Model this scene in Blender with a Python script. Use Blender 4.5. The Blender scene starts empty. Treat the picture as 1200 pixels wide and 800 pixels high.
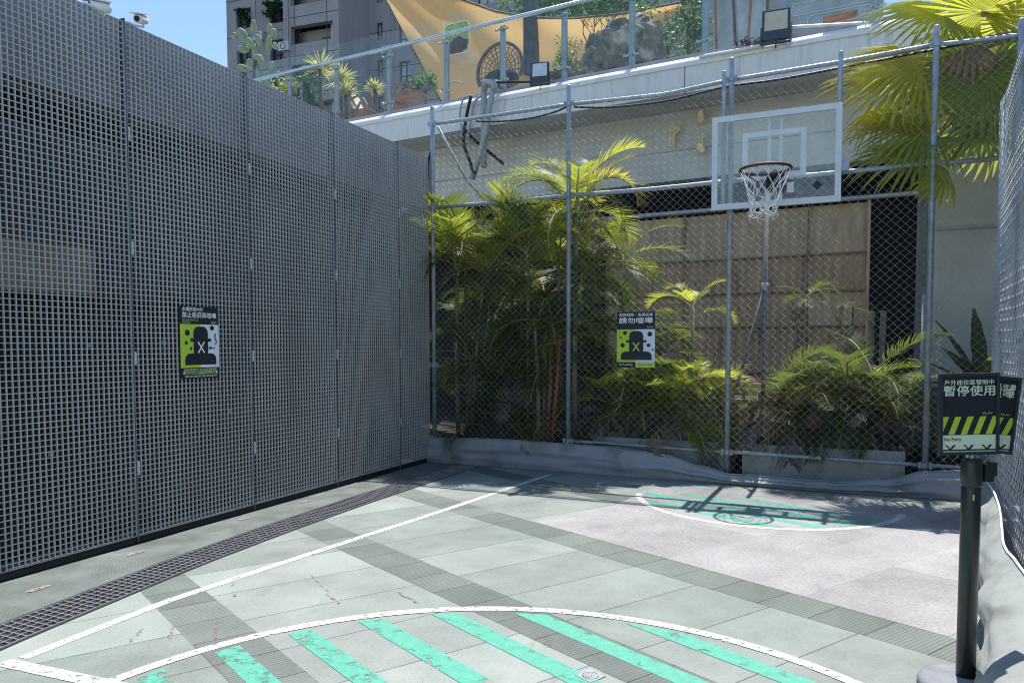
import bpy, math, random
from mathutils import Vector, Matrix, noise
R = math.radians
rnd = random.Random(11)
SC = bpy.context.scene
COL = SC.collection

# ------------------------------------------------------------------ camera
CAM = Vector((4.67995, -8.01520, 1.44618))
FPX, CX, CY = 873.62, 600.0, 448.85
YAW, PITCH, ROLL = 0.420255, -0.051367, -0.0020368
fw = Vector((-math.sin(YAW)*math.cos(PITCH), math.cos(YAW)*math.cos(PITCH), math.sin(PITCH)))
_r = fw.cross(Vector((0, 0, 1))).normalized()
_u = _r.cross(fw)
rt = _r*math.cos(ROLL) + _u*math.sin(ROLL)
up = -_r*math.sin(ROLL) + _u*math.cos(ROLL)
cd = bpy.data.cameras.new('camera')
cam = bpy.data.objects.new('camera', cd)
COL.objects.link(cam)
cam.matrix_world = Matrix(((rt.x, up.x, -fw.x, CAM.x), (rt.y, up.y, -fw.y, CAM.y), (rt.z, up.z, -fw.z, CAM.z), (0, 0, 0, 1)))
cd.sensor_width = 36.0
cd.lens = FPX/1200*36
cd.shift_y = (CY-400)/1200
cd.clip_end = 2000
cd.clip_start = 0.05
SC.camera = cam

def ray(x, y):
    return fw + rt*((x-CX)/FPX) - up*((y-CY)/FPX)
def on_axis(ax, val, x, y):
    d = ray(x, y)
    return CAM + d*((val-CAM[ax])/d[ax])
def on_plane(p0, n, x, y):
    d = ray(x, y)
    return CAM + d*((p0-CAM).dot(n)/d.dot(n))
# terrace edge frame (surveyed line of the terrace behind the fence)
BP = Vector((-2.227, 3.735, 0.0))
BE = Vector((0.9968, -0.0800, 0.0)).normalized()
BN = Vector((0.0800, 0.9968, 0.0)).normalized()
def terr(s, off, z):
    return BP + BE*s + BN*off + Vector((0, 0, z))
def on_terr(off, x, y):
    return on_plane(BP + BN*off, BN, x, y)
def terr_s(p):
    return (p-BP).dot(BE)

# ------------------------------------------------------------------ materials
def mat(name, col, rough=.7, metal=0., var=.25, scale=6., bump=0., bscale=40., spec=.4, var2=0., detail=6., streak=None, coat=0., dirt=None):
    m = bpy.data.materials.new(name); m.use_nodes = True
    nt = m.node_tree; N = nt.nodes; L = nt.links
    b = N['Principled BSDF']
    b.inputs['Roughness'].default_value = rough
    b.inputs['Metallic'].default_value = metal
    b.inputs['Specular IOR Level'].default_value = spec
    if coat: b.inputs['Coat Weight'].default_value = coat
    tc = N.new('ShaderNodeTexCoord')
    mp = N.new('ShaderNodeMapping')
    L.new(tc.outputs['Object'], mp.inputs['Vector'])
    if streak: mp.inputs['Scale'].default_value = streak
    nz = N.new('ShaderNodeTexNoise')
    nz.inputs['Scale'].default_value = scale
    nz.inputs['Detail'].default_value = detail
    nz.inputs['Roughness'].default_value = .6
    L.new(mp.outputs[0], nz.inputs['Vector'])
    mr = N.new('ShaderNodeMapRange')
    mr.inputs['From Min'].default_value = .3; mr.inputs['From Max'].default_value = .7
    mr.inputs['To Min'].default_value = 1-var; mr.inputs['To Max'].default_value = 1+var
    L.new(nz.outputs['Fac'], mr.inputs['Value'])
    mx = N.new('ShaderNodeVectorMath'); mx.operation = 'SCALE'
    mx.inputs[0].default_value = col[:3]
    L.new(mr.outputs[0], mx.inputs['Scale'])
    out = mx.outputs[0]
    if dirt:
        n3 = N.new('ShaderNodeTexNoise'); n3.inputs['Scale'].default_value = dirt[1]; n3.inputs['Detail'].default_value = 8
        L.new(mp.outputs[0], n3.inputs['Vector'])
        m3 = N.new('ShaderNodeMapRange'); m3.inputs['From Min'].default_value = dirt[2]; m3.inputs['From Max'].default_value = dirt[2]+.15
        m3.inputs['To Max'].default_value = dirt[3]
        L.new(n3.outputs['Fac'], m3.inputs['Value'])
        mm = N.new('ShaderNodeMix'); mm.data_type = 'RGBA'
        L.new(m3.outputs[0], mm.inputs['Factor']); L.new(out, mm.inputs['A'])
        mm.inputs['B'].default_value = (*dirt[0], 1)
        out = mm.outputs['Result']
    L.new(out, b.inputs['Base Color'])
    if bump:
        n2 = N.new('ShaderNodeTexNoise'); n2.inputs['Scale'].default_value = bscale; n2.inputs['Detail'].default_value = 5
        L.new(mp.outputs[0], n2.inputs['Vector'])
        bp = N.new('ShaderNodeBump'); bp.inputs['Strength'].default_value = bump; bp.inputs['Distance'].default_value = .01
        L.new(n2.outputs['Fac'], bp.inputs['Height']); L.new(bp.outputs[0], b.inputs['Normal'])
    return m

def leaf_mat(name, col, tcol, tmix=.45, rough=.45, var=.35):
    m = mat(name, col, rough, var=var, scale=3.)
    nt = m.node_tree; N = nt.nodes; L = nt.links
    b = N['Principled BSDF']; out = N['Material Output']
    t = N.new('ShaderNodeBsdfTranslucent'); t.inputs['Color'].default_value = (*tcol, 1)
    mx = N.new('ShaderNodeMixShader'); mx.inputs[0].default_value = tmix
    L.new(b.outputs[0], mx.inputs[1]); L.new(t.outputs[0], mx.inputs[2]); L.new(mx.outputs[0], out.inputs['Surface'])
    return m

def glass_mat(name, tint=(.9, .95, .94), refl=1.45, haze=.06, hcol=(.6, .66, .66), rough=.02):
    m = bpy.data.materials.new(name); m.use_nodes = True
    nt = m.node_tree; N = nt.nodes; L = nt.links
    N.remove(N['Principled BSDF'])
    t = N.new('ShaderNodeBsdfTransparent'); t.inputs['Color'].default_value = (*tint, 1)
    g = N.new('ShaderNodeBsdfGlossy'); g.inputs['Roughness'].default_value = rough
    lw = N.new('ShaderNodeLayerWeight'); lw.inputs['Blend'].default_value = .5
    pw = N.new('ShaderNodeMath'); pw.operation = 'POWER'; L.new(lw.outputs['Facing'], pw.inputs[0]); pw.inputs[1].default_value = 5
    f = N.new('ShaderNodeMath'); f.operation = 'MULTIPLY_ADD'; L.new(pw.outputs[0], f.inputs[0]); f.inputs[1].default_value = .5; f.inputs[2].default_value = (refl-1)*.25
    d = N.new('ShaderNodeBsdfDiffuse'); d.inputs['Color'].default_value = (*hcol, 1)
    tc = N.new('ShaderNodeTexCoord')
    nz = N.new('ShaderNodeTexNoise'); nz.inputs['Scale'].default_value = 7; nz.inputs['Detail'].default_value = 6
    L.new(tc.outputs['Object'], nz.inputs['Vector'])
    mr = N.new('ShaderNodeMapRange'); mr.inputs['From Min'].default_value = .35; mr.inputs['From Max'].default_value = .75
    mr.inputs['To Min'].default_value = haze*.4; mr.inputs['To Max'].default_value = haze*1.8
    L.new(nz.outputs['Fac'], mr.inputs['Value'])
    m1 = N.new('ShaderNodeMixShader'); m2 = N.new('ShaderNodeMixShader')
    L.new(mr.outputs[0], m1.inputs[0]); L.new(t.outputs[0], m1.inputs[1]); L.new(d.outputs[0], m1.inputs[2])
    L.new(f.outputs[0], m2.inputs[0]); L.new(m1.outputs[0], m2.inputs[1]); L.new(g.outputs[0], m2.inputs[2])
    L.new(m2.outputs[0], N['Material Output'].inputs['Surface'])
    return m

def paint_mat(name, col, thresh=.36, scale=9., soft=.05, rough=.75, grain=.2, wearx=0.):
    """thin road paint, worn through in patches"""
    m = mat(name, col, rough, var=grain, scale=25., bump=.15, bscale=120)
    nt = m.node_tree; N = nt.nodes; L = nt.links
    tc = N.new('ShaderNodeTexCoord')
    nz = N.new('ShaderNodeTexNoise'); nz.inputs['Scale'].default_value = scale; nz.inputs['Detail'].default_value = 10
    nz.inputs['Roughness'].default_value = .72
    L.new(tc.outputs['Object'], nz.inputs['Vector'])
    mr = N.new('ShaderNodeMapRange'); mr.inputs['From Min'].default_value = thresh; mr.inputs['From Max'].default_value = thresh+soft
    if wearx:
        sp = N.new('ShaderNodeSeparateXYZ'); L.new(tc.outputs['Object'], sp.inputs[0])
        g = N.new('ShaderNodeMapRange'); g.inputs['From Min'].default_value = 1.8; g.inputs['From Max'].default_value = 3.1
        g.inputs['To Min'].default_value = -wearx; g.inputs['To Max'].default_value = wearx*.25; L.new(sp.outputs[0], g.inputs['Value'])
        ad = N.new('ShaderNodeMath'); L.new(nz.outputs['Fac'], ad.inputs[0]); L.new(g.outputs[0], ad.inputs[1]); L.new(ad.outputs[0], mr.inputs['Value'])
    else: L.new(nz.outputs['Fac'], mr.inputs['Value'])
    t = N.new('ShaderNodeBsdfTransparent')
    mx = N.new('ShaderNodeMixShader')
    L.new(mr.outputs[0], mx.inputs[0]); L.new(t.outputs[0], mx.inputs[1]); L.new(N['Principled BSDF'].outputs[0], mx.inputs[2])
    L.new(mx.outputs[0], N['Material Output'].inputs['Surface'])
    return m

def math_node(N, L, op, a, b=None):
    n = N.new('ShaderNodeMath'); n.operation = op
    for i, v in enumerate((a, b)):
        if v is None: continue
        if isinstance(v, (int, float)): n.inputs[i].default_value = v
        else: L.new(v, n.inputs[i])
    return n.outputs[0]

# slab paving is laid on a grid turned about 27 degrees to the walls
UX, UY = .857, -.515       # across the joints
VX, VY = .4472, .8944      # across the courses
def paver_mat(name, col, joint=True, ribs=False, var=.30, per_u=.49, off_u=4.655, per_v=1.30, off_v=-1.42, speck=0., vcol=None):
    m = bpy.data.materials.new(name); m.use_nodes = True
    nt = m.node_tree; N = nt.nodes; L = nt.links
    b = N['Principled BSDF']; b.inputs['Roughness'].default_value = .8; b.inputs['Specular IOR Level'].default_value = .25
    tc = N.new('ShaderNodeTexCoord')
    sp = N.new('ShaderNodeSeparateXYZ'); L.new(tc.outputs['Object'], sp.inputs[0])
    X, Y = sp.outputs[0], sp.outputs[1]
    U = math_node(N, L, 'ADD', math_node(N, L, 'MULTIPLY', X, UX), math_node(N, L, 'MULTIPLY', Y, UY))
    V = math_node(N, L, 'ADD', math_node(N, L, 'MULTIPLY', X, VX), math_node(N, L, 'MULTIPLY', Y, VY))
    Un = math_node(N, L, 'DIVIDE', math_node(N, L, 'SUBTRACT', U, off_u), per_u)
    Vn = math_node(N, L, 'DIVIDE', math_node(N, L, 'SUBTRACT', V, off_v), per_v)
    cell = N.new('ShaderNodeCombineXYZ')
    L.new(math_node(N, L, 'FLOOR', Un), cell.inputs[0]); L.new(math_node(N, L, 'FLOOR', Vn), cell.inputs[1])
    wn = N.new('ShaderNodeTexWhiteNoise'); wn.noise_dimensions = '3D'; L.new(cell.outputs[0], wn.inputs['Vector'])
    nz = N.new('ShaderNodeTexNoise'); nz.inputs['Scale'].default_value = 2.2; nz.inputs['Detail'].default_value = 9; nz.inputs['Roughness'].default_value = .65
    L.new(tc.outputs['Object'], nz.inputs['Vector'])
    fine = N.new('ShaderNodeTexNoise'); fine.inputs['Scale'].default_value = 90; fine.inputs['Detail'].default_value = 4
    mpf = N.new('ShaderNodeMapping'); mpf.inputs['Rotation'].default_value = (0, 0, R(-31)); mpf.inputs['Scale'].default_value = (.5, 1.6, 1)
    L.new(tc.outputs['Object'], mpf.inputs['Vector']); L.new(mpf.outputs[0], fine.inputs['Vector'])
    a = math_node(N, L, 'MULTIPLY', math_node(N, L, 'SUBTRACT', wn.outputs['Value'], .5), var)
    c = math_node(N, L, 'MULTIPLY', math_node(N, L, 'SUBTRACT', nz.outputs['Fac'], .5), .85)
    d = math_node(N, L, 'MULTIPLY', math_node(N, L, 'SUBTRACT', fine.outputs['Fac'], .5), .55+speck)
    tot = math_node(N, L, 'ADD', math_node(N, L, 'ADD', a, c), math_node(N, L, 'ADD', d, 1.0))
    height = fine.outputs['Fac']
    bstr = .12
    if joint:
        fu = math_node(N, L, 'ABSOLUTE', math_node(N, L, 'SUBTRACT', math_node(N, L, 'FRACT', Un), .5))
        ju = math_node(N, L, 'GREATER_THAN', fu, .5-.0035/per_u)
        jj = math_node(N, L, 'MULTIPLY', ju, .62)
        tot = math_node(N, L, 'MULTIPLY', tot, math_node(N, L, 'SUBTRACT', 1.0, jj))
    if ribs:
        wv = math_node(N, L, 'SINE', math_node(N, L, 'MULTIPLY', U, 2*math.pi/.022))
        k = math_node(N, L, 'MULTIPLY', math_node(N, L, 'GREATER_THAN', wv, .35), .24)
        tot = math_node(N, L, 'MULTIPLY', tot, math_node(N, L, 'SUBTRACT', 1.0, k))
        height = wv; bstr = .3
    mx = N.new('ShaderNodeVectorMath'); mx.operation = 'SCALE'
    mx.inputs[0].default_value = col
    L.new(tot, mx.inputs['Scale'])
    # scuffs and dropped dirt
    n5 = N.new('ShaderNodeTexNoise'); n5.inputs['Scale'].default_value = 5.5; n5.inputs['Detail'].default_value = 12; n5.inputs['Roughness'].default_value = .75
    mp5 = N.new('ShaderNodeMapping'); mp5.inputs['Rotation'].default_value = (0, 0, R(25)); mp5.inputs['Scale'].default_value = (1, .35, 1)
    L.new(tc.outputs['Object'], mp5.inputs['Vector']); L.new(mp5.outputs[0], n5.inputs['Vector'])
    m5 = N.new('ShaderNodeMapRange'); m5.inputs['From Min'].default_value = .58; m5.inputs['From Max'].default_value = .72; m5.inputs['To Min'].default_value = 1.; m5.inputs['To Max'].default_value = .70
    L.new(n5.outputs['Fac'], m5.inputs['Value'])
    s5 = N.new('ShaderNodeVectorMath'); s5.operation = 'SCALE'; L.new(mx.outputs[0], s5.inputs[0]); L.new(m5.outputs[0], s5.inputs['Scale']); mx = s5
    # greenish growth in broad patches
    n4 = N.new('ShaderNodeTexNoise'); n4.inputs['Scale'].default_value = .9; n4.inputs['Detail'].default_value = 7
    L.new(tc.outputs['Object'], n4.inputs['Vector'])
    m4 = N.new('ShaderNodeMapRange'); m4.inputs['From Min'].default_value = .4; m4.inputs['From Max'].default_value = .65; m4.inputs['To Max'].default_value = .5
    L.new(n4.outputs['Fac'], m4.inputs['Value'])
    mm = N.new('ShaderNodeMix'); mm.data_type = 'RGBA'; mm.blend_type = 'MULTIPLY'
    L.new(m4.outputs[0], mm.inputs['Factor']); L.new(mx.outputs[0], mm.inputs['A']); mm.inputs['B'].default_value = (*(vcol or (.86, .97, .9)), 1)
    L.new(mm.outputs['Result'], b.inputs['Base Color'])
    bp = N.new('ShaderNodeBump'); bp.inputs['Strength'].default_value = bstr; bp.inputs['Distance'].default_value = .004
    L.new(height, bp.inputs['Height']); L.new(bp.outputs[0], b.inputs['Normal'])
    return m

M = {}
M['paver'] = paver_mat('paver', (.255, .278, .258))
M['band'] = paver_mat('ribbed_paver', (.175, .195, .180), ribs=True, var=.3, per_u=.3)
M['granite'] = paver_mat('granite', (.295, .29, .29), joint=False, speck=.75, vcol=(.97, .95, .96))
M['trowel'] = mat('trowelled_concrete', (.135, .155, .143), .8, var=.35, scale=3., bump=.25, bscale=60)
M['white_paint'] = paint_mat('white_paint', (.56, .56, .54), .38, 26., .10, grain=.08)
M['teal_paint'] = paint_mat('teal_paint', (.095, .36, .265), .365, 9., .09, grain=.14, wearx=.06)
M['rust_stain'] = paint_mat('rust_stain', (.27, .18, .13), .44, 18., .2)
M['chip'] = mat('chipped_concrete', (.27, .23, .19), .9, var=.4, scale=30, bump=.6)
M['grate_bar'] = mat('grating_grey', (.50, .495, .485), .5, var=.14, scale=1.7, dirt=((.38, .37, .36), 2.6, .58, .5), streak=(1, 1, .4))
M['fixing'] = mat('fixing_grey', (.24, .245, .25), .5)
M['dark_metal'] = mat('dark_metal', (.05, .055, .065), .5, var=.3)
M['seam'] = mat('seam_metal', (.10, .115, .14), .5, var=.3)
M['clip'] = mat('clip_metal', (.55, .57, .58), .35, var=.1)
M['concrete'] = mat('concrete', (.36, .36, .355), .85, var=.18, scale=2.5, bump=.25, bscale=30, dirt=((.15, .15, .15), 1.4, .58, .5))
M['concrete_stain'] = mat('painted_concrete', (.70, .70, .72), .8, var=.12, scale=3., bump=.12, bscale=30, streak=(2.5, 2.5, .35), dirt=((.26, .26, .28), 3., .56, .5))
M['kerb'] = mat('kerb_concrete', (.36, .35, .39), .85, var=.18, scale=4., bump=.2, dirt=((.2, .19, .2), 2., .56, .6))
M['wall_grey'] = mat('wall_grey', (.56, .56, .55), .85, var=.12, scale=1.6, bump=.2)
M['void'] = mat('void_shade', (.02, .02, .022), .9)  # near black paints deep shade into hollows and openings
M['galv'] = mat('galvanised', (.36, .40, .45), .5, metal=.4, var=.25, scale=14, bump=.08)
M['pipe_dull'] = mat('dull_pipe', (.13, .145, .16), .55, var=.3, scale=12)
M['galv_wire'] = mat('galvanised_wire', (.40, .43, .45), .62, var=.3, scale=3, spec=.25)
M['white_metal'] = mat('white_metal', (.72, .74, .76), .4, var=.08)
M['vinyl'] = mat('grey_vinyl', (.33, .345, .365), .5, var=.12, scale=5., spec=.5, dirt=((.13, .13, .13), 3.5, .54, .6), bump=.2, bscale=60)
M['vinyl_light'] = mat('pale_vinyl', (.30, .32, .31), .55, var=.12, scale=5., dirt=((.15, .15, .14), 4., .55, .6), bump=.2, bscale=60)
M['piping'] = mat('vinyl_piping', (.75, .75, .75), .5)
M['planter'] = mat('planter_white', (.50, .51, .50), .75, var=.15, scale=6., dirt=((.25, .25, .24), 4., .55, .6))
M['soil'] = mat('soil', (.035, .028, .022), .95, var=.5, scale=14, bump=.8)
M['rust_panel'] = mat('rusty_panel', (.42, .275, .165), .8, var=.22, scale=3.5, streak=(3, 3, .6), dirt=((.11, .06, .045), 2.2, .53, .7))
M['rust_panel_pale'] = mat('weathered_panel', (.48, .345, .215), .8, var=.2, scale=3.5, streak=(3, 3, .6), dirt=((.17, .10, .07), 2.2, .56, .6))
M['rust_dark'] = mat('rust_dark', (.26, .18, .125), .8, var=.3)
M['rim'] = mat('rim_orange', (.34, .085, .055), .45, var=.3)
M['rim_dark'] = mat('rim_dark', (.05, .035, .035), .5)
M['bracket'] = mat('bracket_green', (.012, .05, .042), .45)
M['net'] = mat('net_white', (.78, .78, .76), .8, var=.15)
M['sign_black'] = mat('sign_black', (.018, .022, .032), .5, var=.1)
M['sign_frame'] = mat('sign_frame', (.03, .042, .048), .45, var=.15)
M['sign_lime'] = mat('sign_lime', (.47, .66, .06), .5, var=.06)
M['sign_lime_pale'] = mat('sign_lime_pale', (.52, .68, .14), .5, var=.06)
M['sign_white'] = mat('sign_white', (.74, .77, .82), .5, var=.05)
M['sign_cream'] = mat('sign_cream', (.72, .78, .60), .5, var=.05)
M['sign_text'] = mat('sign_text', (.85, .86, .86), .5, var=.03)
M['sign_text_cream'] = mat('sign_text_cream', (.80, .84, .68), .5, var=.03)
M['post_green'] = mat('post_dark', (.020, .026, .027), .32, var=.15, spec=.5)
M['post_base'] = mat('post_base_rubber', (.21, .22, .24), .75, var=.25, scale=8, bump=.3)
M['tape_lime'] = mat('tape_lime', (.55, .7, .15), .5)
M['leaf'] = leaf_mat('palm_leaf', (.055, .085, .030), (.18, .24, .04), .45)
M['leaf_lit'] = leaf_mat('palm_leaf_lit', (.12, .17, .03), (.48, .54, .06), .5)  # brighter copy of the palm leaf, sunlight put into its colour
M['leaf_yellow'] = leaf_mat('palm_leaf_yellow', (.33, .30, .04), (.68, .60, .05), .5)
M['leaf_dark'] = leaf_mat('broad_leaf', (.025, .07, .03), (.06, .18, .04), .3)
M['leaf_fan'] = leaf_mat('fan_leaf', (.17, .23, .07), (.50, .56, .08), .48)
M['leaf_fan_mid'] = leaf_mat('fan_leaf_mid', (.23, .28, .06), (.70, .72, .07), .52)
M['leaf_fan_yellow'] = leaf_mat('fan_leaf_yellow', (.42, .40, .06), (.85, .76, .07), .52)
M['leaf_dead'] = leaf_mat('dead_leaf', (.25, .17, .10), (.25, .16, .07), .2)
M['leaf_grey'] = leaf_mat('withered_leaf', (.17, .155, .14), (.15, .13, .1), .15)
M['leaf_far'] = leaf_mat('tree_leaf', (.07, .12, .04), (.2, .32, .06), .4)
M['stem'] = mat('palm_stem', (.20, .18, .09), .7, var=.35, scale=9, streak=(1, 1, 4))
M['stem_orange'] = mat('palm_stem_orange', (.30, .14, .05), .65, var=.35, scale=8, streak=(1, 1, 4))
M['stem_pale'] = mat('palm_stem_pale', (.34, .31, .24), .7, var=.35, scale=9, streak=(1, 1, 4))
M['trunk_grey'] = mat('palm_trunk', (.26, .24, .21), .85, var=.4, scale=10, streak=(1, 1, 5), bump=.5)
M['rachis'] = mat('rachis', (.30, .28, .07), .6)
M['glass'] = glass_mat('clear_glass', (.95, .975, .97), 1.10, .035)
M['board_glass'] = glass_mat('board_glass', (.97, .99, .98), 1.16, .08, (.86, .90, .88), .06)  # whitened haze paints pale reflections onto the slightly dirty board
M['steel'] = mat('railing_steel', (.32, .38, .40), .35, metal=.6, var=.2)
M['steel_bright'] = mat('handrail_steel', (.55, .62, .70), .25, metal=.8, var=.1)
M['sail'] = leaf_mat('sail_cloth', (.70, .455, .205), (.76, .49, .20), .42, .8, .1)
M['tower'] = mat('tower_tile', (.33, .325, .345), .75, var=.12, scale=.7, bump=.0, streak=(1, 1, .3))
M['tower_dark'] = mat('tower_joint', (.085, .08, .095), .8, var=.1)
M['window'] = mat('window_glass', (.02, .03, .04), .08, spec=.8, var=.3)
M['window_pale'] = mat('window_blind', (.50, .56, .62), .4, var=.1)
M['rock'] = mat('rock', (.20, .185, .155), .9, var=.6, scale=5., bump=1., bscale=14, dirt=((.55, .53, .48), 2.5, .56, .8))
M['cactus'] = mat('cactus', (.24, .32, .19), .6, var=.25, scale=7)
M['yucca'] = leaf_mat('yucca_leaf', (.50, .50, .22), (.6, .6, .2), .35)
M['terracotta'] = mat('terracotta', (.42, .23, .12), .8, var=.2, scale=5, dirt=((.6, .5, .4), 4., .6, .5))
M['wood'] = mat('chair_wood', (.33, .17, .09), .55, var=.3, scale=6, streak=(1, 1, 6))
M['rattan'] = mat('rattan', (.12, .085, .065), .7, var=.3)
M['cushion'] = mat('cushion', (.035, .035, .04), .9)
M['cushion_pale'] = mat('cushion_pale', (.7, .7, .68), .9)
M['floodlight'] = mat('floodlight_body', (.05, .065, .085), .4, var=.15)
M['lamp_face'] = mat('lamp_face', (.50, .47, .38), .15, var=.12, spec=.6)
M['lamp_face_blue'] = mat('lamp_face_blue', (.55, .62, .70), .1, var=.12, spec=.8)
M['pvc'] = mat('pvc_grey', (.33, .36, .40), .5, var=.12)
M['cable'] = mat('cable_black', (.015, .016, .02), .5)
M['bark'] = mat('bark', (.12, .10, .085), .9, var=.4, scale=9)
M['card'] = mat('pale_card', (.85, .78, .50), .7, var=.15)
M['card_dark'] = mat('card_edge', (.60, .50, .27), .8, var=.15)
M['cam_white'] = mat('camera_white', (.78, .78, .78), .35, var=.05)
M['brick'] = mat('brick', (.40, .20, .12), .8, var=.3, scale=9)
M['white_mark'] = mat('white_mark', (.6, .65, .66), .6, var=.1)
M['print_green'] = mat('print_green', (.30, .45, .10), .5, var=.7, scale=22)
M['print_red'] = mat('print_red', (.55, .08, .04), .5, var=.5, scale=30)
M['print_dark'] = mat('print_dark', (.09, .05, .045), .5, var=.8, scale=26)

nt = M['trowelled_concrete' if False else 'trowel'].node_tree; N = nt.nodes; L = nt.links
wv = N.new('ShaderNodeTexWave'); wv.wave_type = 'RINGS'; wv.rings_direction = 'Z'; wv.inputs['Scale'].default_value = 14; wv.inputs['Distortion'].default_value = 3; wv.inputs['Detail Scale'].default_value = 1.5
tc = N.new('ShaderNodeTexCoord'); mp = N.new('ShaderNodeMapping'); mp.inputs['Location'].default_value = (-1.2, 1.5, 0)
L.new(tc.outputs['Object'], mp.inputs['Vector'])
vm = N.new('ShaderNodeVectorMath'); vm.operation = 'MODULO'; vm.inputs[1].default_value = (9, 1.1, 9); L.new(mp.outputs[0], vm.inputs[0]); L.new(vm.outputs[0], wv.inputs['Vector'])
mr = N.new('ShaderNodeMapRange'); mr.inputs['To Min'].default_value = .90; mr.inputs['To Max'].default_value = 1.06; L.new(wv.outputs['Fac'], mr.inputs['Value'])
b_ = N['Principled BSDF']; src = b_.inputs['Base Color'].links[0].from_socket
sc2 = N.new('ShaderNodeVectorMath'); sc2.operation = 'SCALE'; L.new(src, sc2.inputs[0]); L.new(mr.outputs[0], sc2.inputs['Scale']); L.new(sc2.outputs[0], b_.inputs['Base Color'])

# ------------------------------------------------------------------ mesh helpers
class MB:
    def __init__(s): s.v = []; s.f = []
    def quad(s, a, b, c, d):
        n = len(s.v); s.v += [tuple(a), tuple(b), tuple(c), tuple(d)]; s.f.append((n, n+1, n+2, n+3)); return s
    def poly(s, pts):
        n = len(s.v); s.v += [tuple(p) for p in pts]; s.f.append(tuple(range(n, n+len(pts)))); return s
    def box(s, lo, hi):
        x0, y0, z0 = lo; x1, y1, z1 = hi
        return s.obox(Vector(((x0+x1)/2, (y0+y1)/2, (z0+z1)/2)), Vector(((x1-x0)/2, 0, 0)), Vector((0, (y1-y0)/2, 0)), Vector((0, 0, (z1-z0)/2)))
    def obox(s, c, a, b, d):
        n = len(s.v); c = Vector(c); a = Vector(a); b = Vector(b); d = Vector(d)
        for sz in (-1, 1):
            for sy in (-1, 1):
                for sx in (-1, 1): s.v.append(tuple(c+a*sx+b*sy+d*sz))
        for q in ((0, 2, 3, 1), (4, 5, 7, 6), (0, 1, 5, 4), (2, 6, 7, 3), (0, 4, 6, 2), (1, 3, 7, 5)): s.f.append(tuple(n+i for i in q))
        return s
    def tube(s, pts, r, n=8, cap=True):
        pts = [Vector(p) for p in pts]; m = len(pts)
        rr = r if isinstance(r, (list, tuple)) else [r]*m
        t = (pts[1]-pts[0]).normalized()
        ref = Vector((0, 0, 1)) if abs(t.z) < .9 else Vector((1, 0, 0))
        a = t.cross(ref).normalized()
        base = len(s.v)
        for i in range(m):
            if i == 0: tt = pts[1]-pts[0]
            elif i == m-1: tt = pts[-1]-pts[-2]
            else: tt = (pts[i+1]-pts[i]).normalized()+(pts[i]-pts[i-1]).normalized()
            tt = tt.normalized() if tt.length > 1e-9 else t
            a = (a-tt*a.dot(tt))
            a = a.normalized() if a.length > 1e-6 else tt.orthogonal().normalized()
            b = tt.cross(a)
            for k in range(n):
                w = 2*math.pi*k/n
                s.v.append(tuple(pts[i]+(a*math.cos(w)+b*math.sin(w))*rr[i]))
        for i in range(m-1):
            for k in range(n):
                k2 = (k+1) % n
                s.f.append((base+i*n+k, base+i*n+k2, base+(i+1)*n+k2, base+(i+1)*n+k))
        if cap:
            s.f.append(tuple(base+k for k in reversed(range(n)))); s.f.append(tuple(base+(m-1)*n+k for k in range(n)))
        return s
    def ring(s, c, a, b, rad, r, n=32, k=6):
        """torus about c in the plane a, b"""
        c = Vector(c); a = Vector(a).normalized(); b = Vector(b).normalized(); w = a.cross(b)
        base = len(s.v)
        for i in range(n):
            t = 2*math.pi*i/n; d = a*math.cos(t)+b*math.sin(t)
            for j in range(k):
                q = 2*math.pi*j/k
                s.v.append(tuple(c+d*(rad+r*math.cos(q))+w*(r*math.sin(q))))
        for i in range(n):
            for j in range(k):
                i2, j2 = (i+1) % n, (j+1) % k
                s.f.append((base+i*k+j, base+i2*k+j, base+i2*k+j2, base+i*k+j2))
        return s
    def lathe(s, c, prof, n=24):
        c = Vector(c); base = len(s.v); m = len(prof)
        for r, z in prof:
            for k in range(n):
                w = 2*math.pi*k/n; s.v.append((c.x+r*math.cos(w), c.y+r*math.sin(w), c.z+z))
        for i in range(m-1):
            for k in range(n):
                k2 = (k+1) % n
                s.f.append((base+i*n+k, base+i*n+k2, base+(i+1)*n+k2, base+(i+1)*n+k))
        s.f.append(tuple(base+(m-1)*n+k for k in range(n))); s.f.append(tuple(base+k for k in reversed(range(n))))
        return s
    def grid(s, fn, nu, nv):
        base = len(s.v)
        for j in range(nv+1):
            for i in range(nu+1): s.v.append(tuple(fn(i/nu, j/nv)))
        for j in range(nv):
            for i in range(nu):
                p = base+j*(nu+1)+i; s.f.append((p, p+1, p+nu+2, p+nu+1))
        return s
    def blob(s, c, rx, ry, rz, seed=0, amp=.15, n=14, m=9, axes=None, fr=1.3):
        c = Vector(c); A = axes or (Vector((1, 0, 0)), Vector((0, 1, 0)), Vector((0, 0, 1)))
        base = len(s.v)
        for j in range(m+1):
            th = math.pi*j/m
            for i in range(n):
                ph = 2*math.pi*i/n
                d = Vector((math.sin(th)*math.cos(ph), math.sin(th)*math.sin(ph), math.cos(th)))
                k = 1+amp*noise.fractal(d*fr+Vector((seed*3.7, seed*1.3, seed)), .8, 2.1, 4)*1.6
                s.v.append(tuple(c+A[0]*d.x*rx*k+A[1]*d.y*ry*k+A[2]*d.z*rz*k))
        for j in range(m):
            for i in range(n):
                i2 = (i+1) % n
                s.f.append((base+j*n+i, base+(j+1)*n+i, base+(j+1)*n+i2, base+j*n+i2))
        return s
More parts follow.
